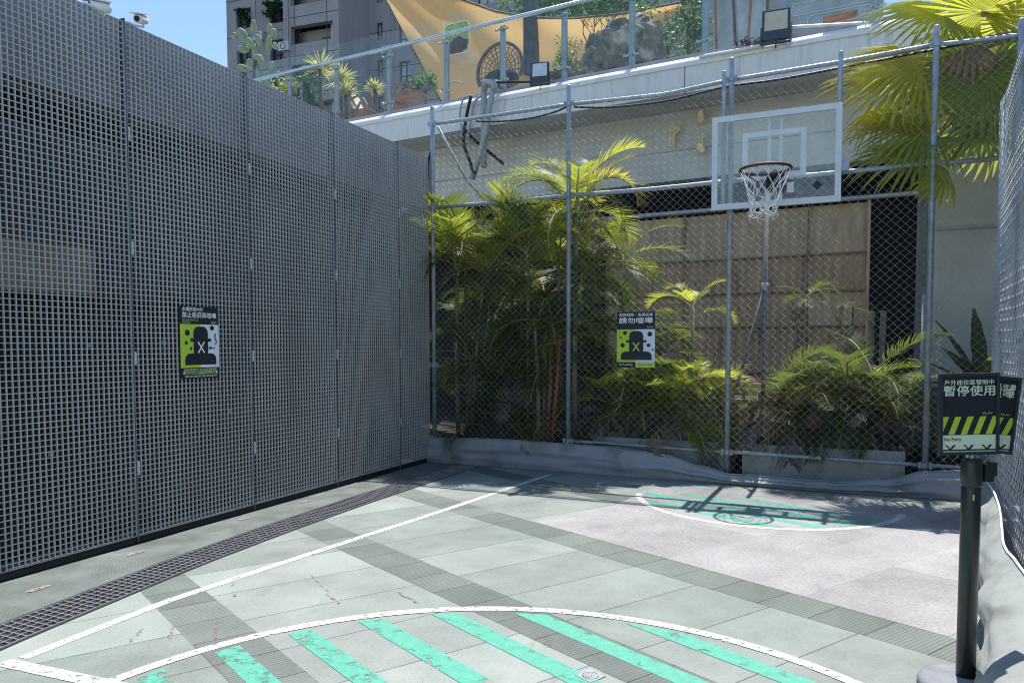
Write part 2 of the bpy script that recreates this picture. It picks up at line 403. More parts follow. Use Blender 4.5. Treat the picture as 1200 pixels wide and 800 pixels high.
    def prism(s, pts, d):
        """closed outline pts (3-D, planar) pushed along d"""
        n = len(s.v); k = len(pts); d = Vector(d)
        s.v += [tuple(Vector(p)) for p in pts]+[tuple(Vector(p)+d) for p in pts]
        s.f.append(tuple(range(n, n+k))); s.f.append(tuple(n+k+i for i in reversed(range(k))))
        for i in range(k):
            j = (i+1) % k; s.f.append((n+i, n+k+i, n+k+j, n+j))
        return s
    def mesh(s, name, smooth=False):
        me = bpy.data.meshes.new(name); me.from_pydata(s.v, [], s.f); me.update()
        if smooth: me.polygons.foreach_set('use_smooth', [True]*len(me.polygons))
        return me

def link(name, me, m, parent=None, smooth=None):
    o = bpy.data.objects.new(name, me); COL.objects.link(o)
    if m is not None and not me.materials: me.materials.append(m)
    if parent is not None:
        o.parent = parent
        loc = WORLD.get(parent.name)
        if loc is not None: o.matrix_parent_inverse = Matrix.Translation(-loc)
    return o
WORLD = {}
def obj(name, mb, m, parent=None, smooth=False):
    """one mesh object; its vertices are given in world coordinates"""
    return link(name, mb.mesh(name, smooth), m, parent)
def tag(o, label, cat, group=None):
    o['label'] = label; o['category'] = cat
    if group: o['group'] = group
    return o
def thing(name, label, cat, loc=(0, 0, 0), group=None):
    o = bpy.data.objects.new(name, None); COL.objects.link(o)
    o.location = loc; o.empty_display_size = .1
    WORLD[o.name] = Vector(loc)
    return tag(o, label, cat, group)
def struct(name, mb, m, kind='structure', smooth=False):
    o = obj(name, mb, m, None, smooth); o['kind'] = kind; return o

def thicken(me, d):
    """heavier strokes: the outline repeated a hair to each side, each on its own level"""
    V = [v.co.copy() for v in me.vertices]; P = [tuple(p.vertices) for p in me.polygons]; v = []; f = []
    for k, (dx, dy) in enumerate(((-1, 0), (1, 0), (0, 1), (0, -1), (0, 0))):
        n = len(v); v += [(c.x+dx*d, c.y+dy*d, k*.00012) for c in V]; f += [tuple(i+n for i in p) for p in P]
    bpy.data.meshes.remove(me); m2 = bpy.data.meshes.new('lettering'); m2.from_pydata(v, [], f); m2.update(); return m2
def text_mesh(body, size, weight=0., align='LEFT', spacing=1., width=None):
    """outline lettering in Blender's built-in face as a flat mesh in x, y"""
    c = bpy.data.curves.new('lettering', 'FONT'); c.body = body; c.size = size; c.align_x = align
    c.space_character = spacing; c.resolution_u = 3; c.fill_mode = 'FRONT'
    o = bpy.data.objects.new('lettering', c); COL.objects.link(o)
    dg = bpy.context.evaluated_depsgraph_get(); dg.update()
    me = bpy.data.meshes.new_from_object(o.evaluated_get(dg))
    bpy.data.objects.remove(o); bpy.data.curves.remove(c)
    me.materials.clear()
    if weight: me = thicken(me, weight*size)
    if width and len(me.vertices):
        xs = [v.co.x for v in me.vertices]; w = max(xs)-min(xs); x0 = min(xs)
        for v in me.vertices: v.co.x = (v.co.x-x0)*width/w
    return me
class Face:
    """a flat printed face: origin at its lower left corner, a along, b up, n outward"""
    def __init__(s, o, a, b): s.o = Vector(o); s.a = Vector(a).normalized(); s.b = Vector(b).normalized(); s.n = s.a.cross(s.b)
    def p(s, x, y, d=0.): return s.o+s.a*x+s.b*y+s.n*d
    def rect(s, mb, x0, y0, x1, y1, d): return mb.quad(s.p(x0, y0, d), s.p(x1, y0, d), s.p(x1, y1, d), s.p(x0, y1, d))
    def poly(s, mb, pts, d): return mb.poly([s.p(x, y, d) for x, y in pts])
    def circle(s, mb, x, y, r, d, n=20): return s.poly(mb, [(x+r*math.cos(2*math.pi*k/n), y+r*math.sin(2*math.pi*k/n)) for k in range(n)], d)
    def text(s, parent, body, x, y, size, m, d, weight=.0, width=None):
        me = text_mesh(body, size, weight, width=width)
        for v in me.vertices: v.co = s.p(x+v.co.x, y+v.co.y, d+v.co.z)
        return link('lettering', me, m, parent)

# ------------------------------------------------------------------ the ground
def sheet(pts, z): return [(x, y, z) for x, y in pts]
struct('ground', MB().quad((-60, -60, 0), (60, -60, 0), (60, .6, 0), (-60, .6, 0)), M['paver'])
struct('soil', MB().quad((-60, .6, 0), (60, .6, 0), (60, 60, 0), (-60, 60, 0)), M['soil'])
def v_line(v, x): return (v-VX*x)/VY
def drain_x(y):            # wall-side edge of the drain
    pts = [(-12, 1.75), (-7, .98), (-5.65, .736), (-4.44, .565), (-3.4, .49), (-2.43, .456), (-1.5, .45), (-.9, .455), (1, .47)]
    for (a, xa), (b, xb) in zip(pts, pts[1:]):
        if a <= y <= b: return xa+(xb-xa)*(y-a)/(b-a)
    return pts[0][1]
DW = .265
for v0 in (-6.63, -5.33, -4.03, -2.715, -1.415, -.06):
    # the band starts at the drain
    def start(v):
        x = .8
        for _ in range(12): x = drain_x(max(-11.9, v_line(v, x)))+DW+.012
        return x
    v1 = v0+(.30 if v0 > -4.5 else .31)
    xa, xb = start(v0), start(v1)
    xe = 3.1 if v0 > -.1 else 9.
    ye0, ye1 = v_line(v0, xe), v_line(v1, xe)
    struct('paving_band', MB().poly(sheet([(xa, v_line(v0, xa)), (xe, ye0), (xe, ye1), (xb, v_line(v1, xb))], .0012)), M['band'])
# granite patch in front of the hoop
v = -1.112
struct('granite_paving', MB().poly(sheet([(2.376, v_line(v, 2.376)), (5.175, v_line(v, 5.175)), (5.455, -3.31), (9, -3.9), (9, -.52), (2.95, -.52), (2.86, -1.12), (2.806, -1.566)], .0018)), M['granite'])
# trowelled strip between the grating and the drain
pts = [(.0, -12), *[(drain_x(y)-.012, y) for y in (-12, -7, -5.65, -4.44, -3.4, -2.43, -1.5, -.9, 0)], (0, 0)]
struct('concrete_strip', MB().poly(sheet(pts, .0012)), M['trowel'])
# painted lines
def band_path(pts, w, z, closed=False):
    mb = MB(); L = []
    n = len(pts)
    for i in range(n):
        a = Vector((*pts[max(0, i-1)], 0)); b = Vector((*pts[min(n-1, i+1)], 0))
        t = (b-a).normalized(); nn = Vector((-t.y, t.x, 0))
        p = Vector((*pts[i], z)); L.append((p-nn*w/2, p+nn*w/2))
    for (a, b), (c, d) in zip(L, L[1:]): mb.quad(a, c, d, b)
    return mb
struct('court_line', band_path([(1.225, -5.85), (1.20, -5.0), (1.262, -4.4), (1.36, -3.5), (1.47, -2.6), (1.58, -1.5), (1.65, -.75), (1.70, -.3)], .066, .0026), M['white_paint'])
struct('court_line', band_path([(1.186, -5.915), (2.3, -5.845)], .076, .0031), M['white_paint'])
NC = (3.67, -6.11, 1.872); FC = (4.012, -.749, 1.155)
def arc(c, a0, a1, n=90): return [(c[0]+c[2]*math.cos(R(a0+(a1-a0)*i/n)), c[1]+c[2]*math.sin(R(a0+(a1-a0)*i/n))) for i in range(n+1)]
struct('court_line', band_path(arc(NC, -20, 200), .064, .0037), M['white_paint'])
struct('court_line', band_path(arc(FC, -170, -10, 90), .062, .0037), M['white_paint'])
struct('court_line', band_path([(2.2, -.40), (3.4, -.33), (4.6, -.30), (5.7, -.28)], .016, .0026), M['white_paint'])
def stripe(c, v0, v1, rin, z):
    """one painted stripe clipped to a circle, running along the paving courses"""
    mb = MB(); n = 24; T = Vector((VY, -VX)); Nn = Vector((VX, VY)); cc = Vector((c[0], c[1]))
    vc = cc.dot(Nn); uc = cc.dot(T)
    rows = []
    for k in range(5):
        vv = v0+(v1-v0)*k/4
        h = rin*rin-(vv-vc)**2
        if h <= 0: continue
        h = math.sqrt(h)
        rows.append([(T*(uc-h+2*h*i/n)+Nn*vv) for i in range(n+1)])
    for a, b in zip(rows, rows[1:]):
        for i in range(n): mb.quad((*a[i], z), (*a[i+1], z), (*b[i+1], z), (*b[i], z))
    return mb
for k in range(-3, 7):
    v0 = -3.975+.3535*k-.0
    m_ = stripe(NC, v0, v0+.118, 1.81, .0023)
    if m_.f: struct('court_stripe', m_, M['teal_paint'])
def clip_half(pts, y0):
    return pts
for v0 in (.18, .44, .70, .96):
    # stripes in the far D, kept to its near side
    mb = MB(); T = Vector((VY, -VX)); Nn = Vector((VX, VY)); rows = []
    for k in range(4):
        vv = v0+.105*k/3; row = []
        h2 = 1.10**2-(vv-(FC[0]*VX+FC[1]*VY))**2
        if h2 <= 0: continue
        h = math.sqrt(h2); uc = FC[0]*VY-FC[1]*VX
        u0, u1 = uc-h, uc+h
        # y = VY*v - VX*u must stay below -.80
        u0 = max(u0, (VY*vv+.80)/VX)
        if u1 > u0: rows.append([T*(u0+(u1-u0)*i/16)+Nn*vv for i in range(17)])
    for a, b in zip(rows, rows[1:]):
        for i in range(16): mb.quad((*a[i], .0028), (*a[i+1], .0028), (*b[i+1], .0028), (*b[i], .0028))
    if mb.f: struct('court_stripe', mb, M['teal_paint'])
# rust scrapes and chipped bolt holes
for pts in ([(1.62, -4.30), (1.93, -4.52)], [(1.95, -4.55), (2.12, -4.66)], [(2.30, -4.36), (2.52, -4.47)], [(1.42, -5.36), (1.52, -5.52)], [(1.55, -5.28), (1.66, -5.42)], [(1.66, -5.10), (1.95, -5.40)],
            [(1.30, -4.62), (1.34, -4.68)], [(1.42, -4.75), (1.5, -4.80)], [(1.26, -3.86), (1.36, -3.95)]):
    n = 8; P = [(pts[0][0]+(pts[1][0]-pts[0][0])*i/n+rnd.uniform(-.008, .008), pts[0][1]+(pts[1][1]-pts[0][1])*i/n+rnd.uniform(-.008, .008)) for i in range(n+1)]
    struct('rust_stain', band_path(P, .014, .0045), M['rust_stain'])
for x, y in ((.319, -5.176), (.19, -4.397), (.125, -3.314), (.128, -2.572)):
    mb = MB(); n = 16
    mb.poly([(x+(.05+.025*rnd.random())*.8*math.cos(2*math.pi*k/n)*.6, y+(.055+.03*rnd.random())*math.sin(2*math.pi*k/n), .0045) for k in range(n)])
    for q in range(4): mb.blob((x+rnd.uniform(-.02, .02), y+rnd.uniform(-.03, .03), .005), .008, .010, .004, seed=q, n=7, m=5)
    struct('chipped_patch', mb, M['chip'])

# drain channel with its lift-out grate
dr = thing('drain_channel', 'long gently curving floor drain under a white square grate beside the mesh wall', 'drain', (.6, -4, 0))
mb = MB(); tr = MB(); ed = MB()
ys = [-9+.046*i for i in range(int(9/.046))]
W = DW
for i, y in enumerate(ys[:-1]):
    x = drain_x(y); x2 = drain_x(ys[i+1]); dx = (x2-x)/.046
    # cross bar
    mb.obox(Vector((x+W/2, y, .007)), Vector((W/2, 0, 0)), Vector((0, .0026, 0)), Vector((0, 0, .007)))
step = 6
for k in range(0, 6):
    o = W*(k/5)
    for i in range(0, len(ys)-1, step):
        a = ys[i]; b = ys[min(i+step, len(ys)-1)]
        p = Vector((drain_x(a)+o, a, .0068)); q = Vector((drain_x(b)+o, b, .0068)); t = (q-p)/2; nn = Vector((-t.y, t.x, 0)).normalized()
        mb.obox((p+q)/2, t, nn*.0026, Vector((0, 0, .0067)))
for i in range(0, len(ys)-1, step):
    a = ys[i]; b = ys[min(i+step, len(ys)-1)]
    tr.quad((drain_x(a)-.01, a, .0042), (drain_x(b)-.01, b, .0042), (drain_x(b)+W+.008, b, .0042), (drain_x(a)+W+.008, a, .0042))
    p = Vector((drain_x(a)-.008, a, .008)); q = Vector((drain_x(b)-.008, b, .008)); t = (q-p)/2; nn = Vector((-t.y, t.x, 0)).normalized()
    ed.obox((p+q)/2, t, nn*.004, Vector((0, 0, .008)))
obj('grate', mb, mat('drain_grate_pale', (.25, .25, .25), .6, var=.2), dr)
obj('trough', tr, M['void'], dr); obj('edge_angle', ed, M['dark_metal'], dr)  # flat black sheet paints the shade down inside the drain channel
# little round floor drain on the near band
fd = thing('floor_drain', 'small round metal floor drain set in a square among the teal stripes', 'drain', (3.69, -4.96, 0))
mb = MB(); mb.ring((3.69, -4.965, .0058), (1, 0, 0), (0, 1, 0), .036, .0028, 28, 6)
for k in range(5):
    mb.obox(Vector((3.69+.014*(k-2), -4.965, .0062)), Vector((.0035, 0, 0)), Vector((0, .032*math.sqrt(max(.1, 1-(.4*(k-2))**2)), 0)), Vector((0, 0, .0015)))
obj('strainer', mb, M['galv'], fd, True)
a = Vector((VY, -VX, 0))*.047; b = Vector((VX, VY, 0))*.047; c = Vector((3.69, -4.965, .0025))
obj('surround', MB().obox(c, a, b, Vector((0, 0, .002))), mat('drain_surround', (.33, .34, .33), .6, var=.3, scale=30), fd)

# ------------------------------------------------------------------ grating wall along x = 0
gf = thing('grating_fence', 'tall grey square-grid grating wall down the side of the court', 'grating wall', (0, -4, 0))
PW, PN, PZ0, PZ1 = 1.1712, 30, .062, 3.72
seams = [-4.224+1.1712*k for k in range(-4, 4)]
edges = seams+[-.03]
CELL = PW/PN
for y0, y1 in zip(edges, edges[1:]):
    a, b = y0+.007, y1-.007
    mb = MB(); n = max(4, round((b-a)/CELL))
    for i in range(n+1):
        y = a+(b-a)*i/n
        mb.box((-.0135, y-.0028, PZ0), (0, y+.0028, PZ1))
    nz_ = round((PZ1-PZ0)/CELL)
    for j in range(nz_+1):
        z = PZ0+(PZ1-PZ0)*j/nz_
        mb.box((-.0125, a+.002, z-.0027), (-.0015, b-.002, z+.0027))
    obj('grating_panel', mb, M['grate_bar'], gf)
for y in seams:
    obj('post', MB().box((-.06, y-.0055, .02), (.003, y+.0055, 3.745)), M['seam'], gf)
    if y > -5: 
        for z in (.555, 1.353, 2.143, 2.948):
            mb = MB().box((.0035, y+.004, z-.048), (.011, y+.018, z+.048)); mb.box((.013, y+.008, z-.03), (.017, y+.018, z-.02)); mb.box((.013, y+.008, z+.02), (.017, y+.018, z+.03))
            obj('clip', mb, M['clip'], gf)
obj('base_gap_shade', MB().box((-.055, -9, .012), (-.004, -.03, .055)), M['void'], gf)  # dark strip painting the shaded gap below the panels
for z, y in ((1.45, -4.55), (1.47, -3.95), (.75, -4.85), (.9, -3.3)):   # fixing plates
    obj('fixing_plate', MB().box((-.011, y-.017, z-.017), (-.006, y+.017, z+.017)), M['fixing'], gf)
bw = thing('backing_wall', 'dark grey wall with an open slot standing close behind the grating', 'wall', (-.35, -4, 0))
obj('upper_panel', MB().box((-.42, -9, 3.17), (-.22, .45, 3.82)), mat('backing_pale', (.26, .265, .27), .7, var=.2, scale=2), bw)
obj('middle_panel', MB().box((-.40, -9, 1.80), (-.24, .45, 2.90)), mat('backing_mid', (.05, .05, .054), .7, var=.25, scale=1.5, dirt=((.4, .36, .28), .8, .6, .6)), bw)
obj('lower_panel', MB().box((-.55, -9, .0), (-.42, .45, 1.80)), mat('backing_low', (.016, .017, .019), .7, var=.25), bw)  # panels coloured darker downward, as less skylight reaches behind the grating
obj('pale_board', MB().box((-.235, -7, 1.80), (-.20, -4.35, 2.13)), mat('backing_patch', (.20, .175, .145), .8, var=.9, scale=1.6), bw)  # paler patch behind the grating, modelled as a flat box
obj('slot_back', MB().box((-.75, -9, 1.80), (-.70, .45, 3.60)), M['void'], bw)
# cameras on the grating
def bullet_camera(y, z, label, d, tilt):
    t = thing('security_camera', label, 'camera', (-.02, y, z-.04), 'white cameras on top of the grating wall')
    d = Vector(d).normalized(); c = Vector((-.02, y, z))
    obj('housing', MB().tube([c-d*.075, c-d*.07, c+d*.055, c+d*.06], [.02, .031, .031, .027], 14), M['cam_white'], t, True)
    s = d.cross(Vector((0, 0, 1))).normalized(); w = s.cross(d)
    obj('sun_shield', MB().obox(c+w*.036+d*.012, d*.085, s*.034, w*.004), M['cam_white'], t)
    obj('lens', MB().tube([c+d*.061, c+d*.064], .02, 14), M['cable'], t)
    obj('bracket', MB().tube([c-w*.03-d*.03, c-w*.05-d*.03, Vector((-.03, y-.09, 3.735))], .009, 8).box((-.05, y-.12, 3.728), (-.002, y-.05, 3.74)), M['cam_white'], t)
bullet_camera(-4.40, 3.755, 'white bullet camera half hidden behind the top edge of the grating', (-.3, -.9, -.1), 0)
bullet_camera(-4.07, 3.80, 'white bullet camera on a bracket standing clear against the blue sky', (.45, -.9, -.35), 0)

# ------------------------------------------------------------------ signs
def notice_face(F, root, w, h, title1, title2, small=None, bottom='two', ht=.31, hb=.10, smoke=False):
    L1, L2, L3, L4 = .0040, .0055, .0070, .0085
    y0 = h*hb; y1 = h*(1-ht)
    if smoke: y0 = h*.15; y1 = h*.755
    obj('lime_panel', F.rect(MB(), 0, y0, w*.5, y1, L1), M['sign_lime'], root)
    obj('white_panel', F.rect(MB(), w*.5, y0, w, y1, L1), M['sign_white'], root)
    # silhouette of a head and shoulders in a cap
    k = (y1-y0)/.345; cx = w*.515; s = w/.42
    def rr(x0, ya, x1, yb, r, n=6):
        P = []
        for (cx_, cy_, a0) in ((x1-r, yb-r, 0), (x0+r, yb-r, 90), (x0+r, ya+r, 180), (x1-r, ya+r, 270)):
            for i in range(n+1): P.append((cx_+r*math.cos(R(a0+90*i/n)), cy_+r*math.sin(R(a0+90*i/n))))
        return P
    mb = MB()
    b0 = y0+.022*k
    F.poly(mb, [(x, y) for x, y in rr(cx-.165*s, b0-.06, cx+.165*s, b0+.092*k, .06*s) if y >= b0-.0] + [], L2) if False else None
    P = [(cx-.17*s, b0)]+[(cx+.17*s, b0)]
    P += [(cx+.17*s-.055*s*(1-math.cos(R(90*i/6))), b0+.04*k+.05*k*math.sin(R(90*i/6))) for i in range(7)]
    P += [(cx-.17*s+.055*s*(1-math.cos(R(90*i/6))), b0+.04*k+.05*k*math.sin(R(90*i/6))) for i in reversed(range(7))]
    F.poly(mb, P, L2)
    F.poly(mb, rr(cx-.078*s, b0+.055*k, cx+.078*s, b0+.305*k, .055*s), L3)
    F.poly(mb, rr(cx-.112*s, b0+.185*k, cx+.112*s, b0+.21*k, .008*s), L4)
    obj('silhouette', mb, M['sign_black'], root)
    mb = MB()
    for sg in (-1, 1):
        c_ = Vector((cx, b0+.14*k)); d = Vector((.034*s, .044*k*sg)); nn = Vector((-d.y, d.x)).normalized()*.0065*s
        F.poly(mb, [tuple(c_-d-nn), tuple(c_+d-nn), tuple(c_+d+nn), tuple(c_-d+nn)], .0100+.0006*sg)
    obj('cross_mark', mb, M['sign_lime_pale'] if not smoke else M['sign_text'], root)
    dots = [(-.125, .285, .022), (-.172, .235, .012), (-.15, .155, .024), (.148, .272, .026), (.135, .155, .02), (.182, .11, .010)]
    if smoke: dots = [(-.142, .255, .026), (-.155, .175, .016), (-.105, .13, .013), (.128, .295, .022)]
    for x, y, r in dots: obj('dot', F.circle(MB(), cx+x*s, b0+y*k, r*s, L2), M['sign_black'], root)
    if smoke:
        mb = MB()
        F.rect(mb, cx+.085*s, b0+.125*k, cx+.125*s, b0+.142*k, L2); F.circle(mb, cx+.145*s, b0+.133*k, .009*s, L2)
        for i in range(8):
            q = i/8; x = cx+.165*s+.008*s*math.sin(q*7); F.rect(mb, x-.006*s, b0+.16*k+q*.09*k, x+.006*s, b0+.16*k+(q+.13)*.09*k, L2+.0002*i)
        obj('smoke_mark', mb, M['sign_black'], root)
    F.text(root, title1, w*.06, h*.925 if not smoke else h*.937, w*.093, M['sign_text'], L1, .012, width=w*(.88 if not smoke else .54))
    F.text(root, title2, w*.055, h*(.805 if not smoke else .850), w*(.165 if not smoke else .125), M['sign_text'], L1, .014, width=w*.885)
def notice_board(loc, a, w, h):
    return Face(loc, a, (0, 0, 1))
# on the grating
t = thing('notice_sign', 'black lime and white no smoking notice fixed on the grating wall', 'sign', (.02, -3.63, 1.19))
F = Face((.014, -3.822, 1.188), (0, 1, 0), (0, 0, 1)); w, h = .386, .562
obj('board', MB().box((.006, -3.822, 1.188), (.0138, -3.436, 1.75)), M['sign_black'], t)
notice_face(F, t, w, h, '本場所室內外', '禁止吸菸與喧嘩', smoke=True)
F.text(t, 'NO SMOKING &', w*.06, h*.80, w*.055, M['sign_lime_pale'], .004, 0, width=w*.40)
F.text(t, 'NOISE.', w*.06, h*.768, w*.055, M['sign_lime_pale'], .004, 0, width=w*.2)
F.text(t, 'PLAY', w*.80, h*.768, w*.075, M['sign_lime_pale'], .004, .01, width=w*.15)
F.text(t, '場所除吸菸區外禁止吸菸違者處罰', w*.07, h*.108, w*.05, M['sign_text'], .004, 0, width=w*.86)
obj('lime_strip', F.rect(MB(), w*.06, h*.058, w*.95, h*.098, .004), M['sign_lime_pale'], t)
F.text(t, '違者處新臺幣二千元以上罰鍰', w*.10, h*.065, w*.045, M['sign_black'], .0052, .01, width=w*.8)
F.text(t, '請至指定區域吸菸', w*.10, h*.020, w*.042, M['sign_text'], .004, 0, width=w*.84)
# on the chain link
t = thing('notice_sign', 'black lime and white quiet-please notice hung on the chain-link fence', 'sign', (2.6, -.05, 1.195))
F = Face((2.388, -.062, 1.196), (1, 0, 0), (0, 0, 1)); w, h = .422, .602
obj('board', MB().box((2.388, -.0616, 1.196), (2.81, -.053, 1.798)), M['sign_black'], t)
notice_face(F, t, w, h, '深夜時段・為保安寧', '請勿喧嘩')
F.text(t, 'PLAY', w*.80, h*.715, w*.06, M['sign_lime_pale'], .004, 0, width=w*.16)
F.text(t, 'No Loudling.', w*.07, h*.04, w*.075, M['sign_text'], .004, 0, width=w*.36)
obj('lime_strip', F.rect(MB(), w*.5, .002, w, h*.098, .004), M['sign_lime_pale'], t)
F.text(t, 'No Loudling.', w*.57, h*.04, w*.075, M['sign_black'], .0052, 0, width=w*.38)
# queue post and its two framed signs
QP = Vector((5.165, -4.455, 0))
qp = thing('queue_post', 'dark green-black queue barrier post with belt head on a grey round base', 'queue post', QP)
obj('base', MB().lathe(QP, [(.178, 0), (.180, .02), (.172, .036), (.15, .045), (.06, .058), (.05, .062)], 40), M['post_base'], qp, True)
obj('pole', MB().lathe(QP, [(.0365, .055), (.0365, .86), (.036, .862)], 28), M['post_green'], qp, True)
obj('head', MB().lathe(QP, [(.0385, .862), (.0405, .868), (.0405, .955), (.038, .968), (.03, .975)], 28), M['post_green'], qp, True)
rx = Vector((.913, .408, 0)); ry = Vector((-.408, .913, 0))
mb = MB().obox(QP+rx*.060+Vector((0, 0, .918)), rx*.019, ry*.022, Vector((0, 0, .036))); mb.obox(QP+rx*.092+ry*.015+Vector((0, 0, .93)), rx*.012, ry*.018, Vector((0, 0, .028)))
obj('belt_cassette', mb, M['post_green'], qp)
mb = MB()
for x in (-.038,): mb.obox(QP-ry*.0375+rx*(-.012)+Vector((0, 0, .82)), rx*.003, ry*.0012, Vector((0, 0, .012)))
obj('lime_tape', mb, M['tape_lime'], qp)
obj('socket', MB().tube([QP+Vector((0, 0, .972)), QP+Vector((0, 0, .995))], .007, 8), M['clip'], qp)
def framed_sign(label, c, a, w, h, tilt, lines, stripes, entry, hooks):
    a = Vector(a).normalized(); b = (Vector((0, 0, 1))+a*tilt).normalized(); a2 = (a-b*a.dot(b)).normalized()
    o = Vector(c)-a2*w/2
    t = thing('framed_sign', label, 'sign', c)
    F = Face(o, a2, b); e = .012
    mb = MB(); n = F.n
    mb.obox(F.p(w/2, e/2, -.006), a2*w/2, b*e/2, n*.009); mb.obox(F.p(w/2, h-e/2, -.006), a2*w/2, b*e/2, n*.009)
    mb.obox(F.p(e/2, h/2, -.006), a2*e/2, b*(h/2-e), n*.009); mb.obox(F.p(w-e/2, h/2, -.006), a2*e/2, b*(h/2-e), n*.009)
    obj('frame', mb, M['sign_frame'], t)
    obj('board', MB().obox(F.p(w/2, h/2, -.009), a2*(w/2-e), b*(h/2-e), n*.004), M['sign_black'], t)
    x0, x1 = e, w-e; iw = x1-x0
    for body, yy, sz, x, wd in lines: F.text(t, body, x0+iw*x, h*yy, iw*sz, M['sign_text_cream'], -.003, .012, width=iw*wd)
    F.rect(q := MB(), x0, e, x1, h*.245, -.0035); obj('cream_panel', q, M['sign_cream'], t)
    mb = MB(); ya, yb = h*.252, h*.47; sh = iw*.13; wd = iw*.115
    for k in range(-1, 5):
        xs = x0+iw*(.115+.232*k)
        P = [(xs, ya), (xs+wd, ya), (xs+wd+sh, yb), (xs+sh, yb)]
        # clip to the board
        if xs < x0: P = [(x0, ya+(yb-ya)*max(0, (x0-xs-wd)/sh) if xs+wd < x0 else ya), ] + ([(xs+wd, ya)] if xs+wd > x0 else []) + [(xs+wd+sh, yb), (max(x0, xs+sh), yb)] + ([(x0, ya+(yb-ya)*(x0-xs)/sh)] if xs+sh > x0 else [])
        if max(p[0] for p in P) > x1:
            Q = []
            for i in range(len(P)):
                p, q2 = P[i], P[(i+1) % len(P)]
                if p[0] <= x1: Q.append(p)
                if (p[0]-x1)*(q2[0]-x1) < 0:
                    f_ = (x1-p[0])/(q2[0]-p[0]); Q.append((x1, p[1]+(q2[1]-p[1])*f_))
            P = Q
        if len(P) > 2: F.poly(mb, P, -.0035)
    obj('lime_stripes', mb, M['sign_lime'], t)
    if entry: F.text(t, entry, x0+iw*.04, h*.175, iw*.085, M['sign_black'], -.0022, .01, width=iw*.33)
    F.text(t, 'PLAY', x0+iw*.76, h*.495, iw*.055, M['sign_lime_pale'], -.003, 0, width=iw*.18)
    mb = MB()   # row of crossing marks along a bar
    F.rect(mb, x0, h*.052, x1, h*.068, -.0022)
    for k in range(3):
        cx_ = x0+iw*(.15+.34*k)
        for sg in (-1, 1):
            F.poly(mb, [(cx_+sg*iw*.012, h*.035), (cx_+sg*iw*.055, h*.035), (cx_+sg*iw*.01, h*.075), (cx_-sg*iw*.03, h*.075)] if False else
                   [(cx_-iw*.022, h*.062), (cx_+iw*.022, h*.062), (cx_+sg*iw*.105, h*.122), (cx_+sg*iw*.055, h*.122)], -.0016+.0003*sg)
    obj('cross_marks', mb, M['sign_black'], t)
    obj('hanger', MB().tube([F.p(w*.5, .004, -.012), F.p(w*.5, -.012, -.012)], .006, 8), M['clip'], t)
    return t
sc_ = Vector((5.152, -4.475, .992))
framed_sign('framed suspended-use notice with lime hazard stripes and cream foot, front one on the queue post', sc_, (.913, .408, 0), .244, .335, -.02,
            [('戶外座位區管制中', .865, .10, .03, .93), ('暫停使用', .735, .21, .02, .96)], True, 'No Entry.', 3)
framed_sign('framed black notice mostly hidden, tilted behind the suspended-use notice', sc_+Vector((.060, .085, .004)), (.913, .408, 0), .244, .322, .10,
            [('深夜請降低音量', .845, .10, .05, .93), ('請勿喧嘩', .735, .20, .04, .92)], True, None, 3)

# ------------------------------------------------------------------ chain-link fences
def chain_mesh(mb, p0, e, n, width, height, z0, pitch=.0405, pz=.078, wr=.0019, top=None):
    k = int(width/pitch)+1; rows = int(height/(pz/2))
    for i in range(k):
        pts = []
        for j in range(rows+1):
            s = i*pitch+(0 if (j+i) % 2 else pitch*1.03)
            zz = z0+j*pz/2; q = Vector((s*1.1, zz*1.3, 4)); pts.append(p0+e*(s+.010*noise.noise(q*1.7))+n*((.004 if (j+i) % 2 else -.004)+.018*noise.noise(q))+Vector((0, 0, zz+.012*noise.noise(q+Vector((9, 0, 0))))))
        mb.tube(pts, wr, 3, False)
cl = thing('chain_link_fence', 'galvanised chain-link fence with pipe posts across the end of the court', 'fence', (3, 0, 0))
mb = MB(); chain_mesh(mb, Vector((.07, -.036, 0)), Vector((1, 0, 0)), Vector((0, 1, 0)), 5.93, 4.02, .13)
obj('wire_mesh', mb, M['galv_wire'], cl)
def ztop(x):
    P = [(-1, 4.12), (.06, 4.128), (1.8, 4.135), (2.89, 4.10), (3.56, 4.15), (4.58, 4.175), (5.38, 4.205), (6.1, 4.18)]
    for (a, za), (b, zb) in zip(P, P[1:]):
        if a <= x <= b: return za+(zb-za)*(x-a)/(b-a)
    return 4.18
posts = [(.046, 4.333), (1.802, 4.34), (3.566, 4.365), (5.392, 4.374), (6.05, 4.32)]
for x, z in posts:
    obj('post', MB().tube([(x, 0, 0), (x, 0, z-.01), (x, 0, z)], [.027, .027, .022], 14), M['galv'], cl, True)
for x0, x1 in ((.05, 1.80), (1.80, 3.56), (3.56, 5.39), (5.39, 6.05)):
    n = 12
    sag = .012
    obj('rail', MB().tube([(x0+(x1-x0)*i/n, .012, ztop(x0+(x1-x0)*i/n)-sag*math.sin(math.pi*i/n)*.3) for i in range(n+1)], .021, 10), M['galv'], cl, True)
    obj('rail', MB().tube([(x0+(x1-x0)*i/n, .012, 3.128-sag*math.sin(math.pi*i/n)) for i in range(n+1)], .023, 10), M['galv'], cl, True)
    if x0 > 1: obj('rail', MB().tube([(x0+(x1-x0)*i/n, .012, .345-.0135*(x0+(x1-x0)*i/n-1.8)) for i in range(n+1)], .021, 10), M['galv'], cl, True)
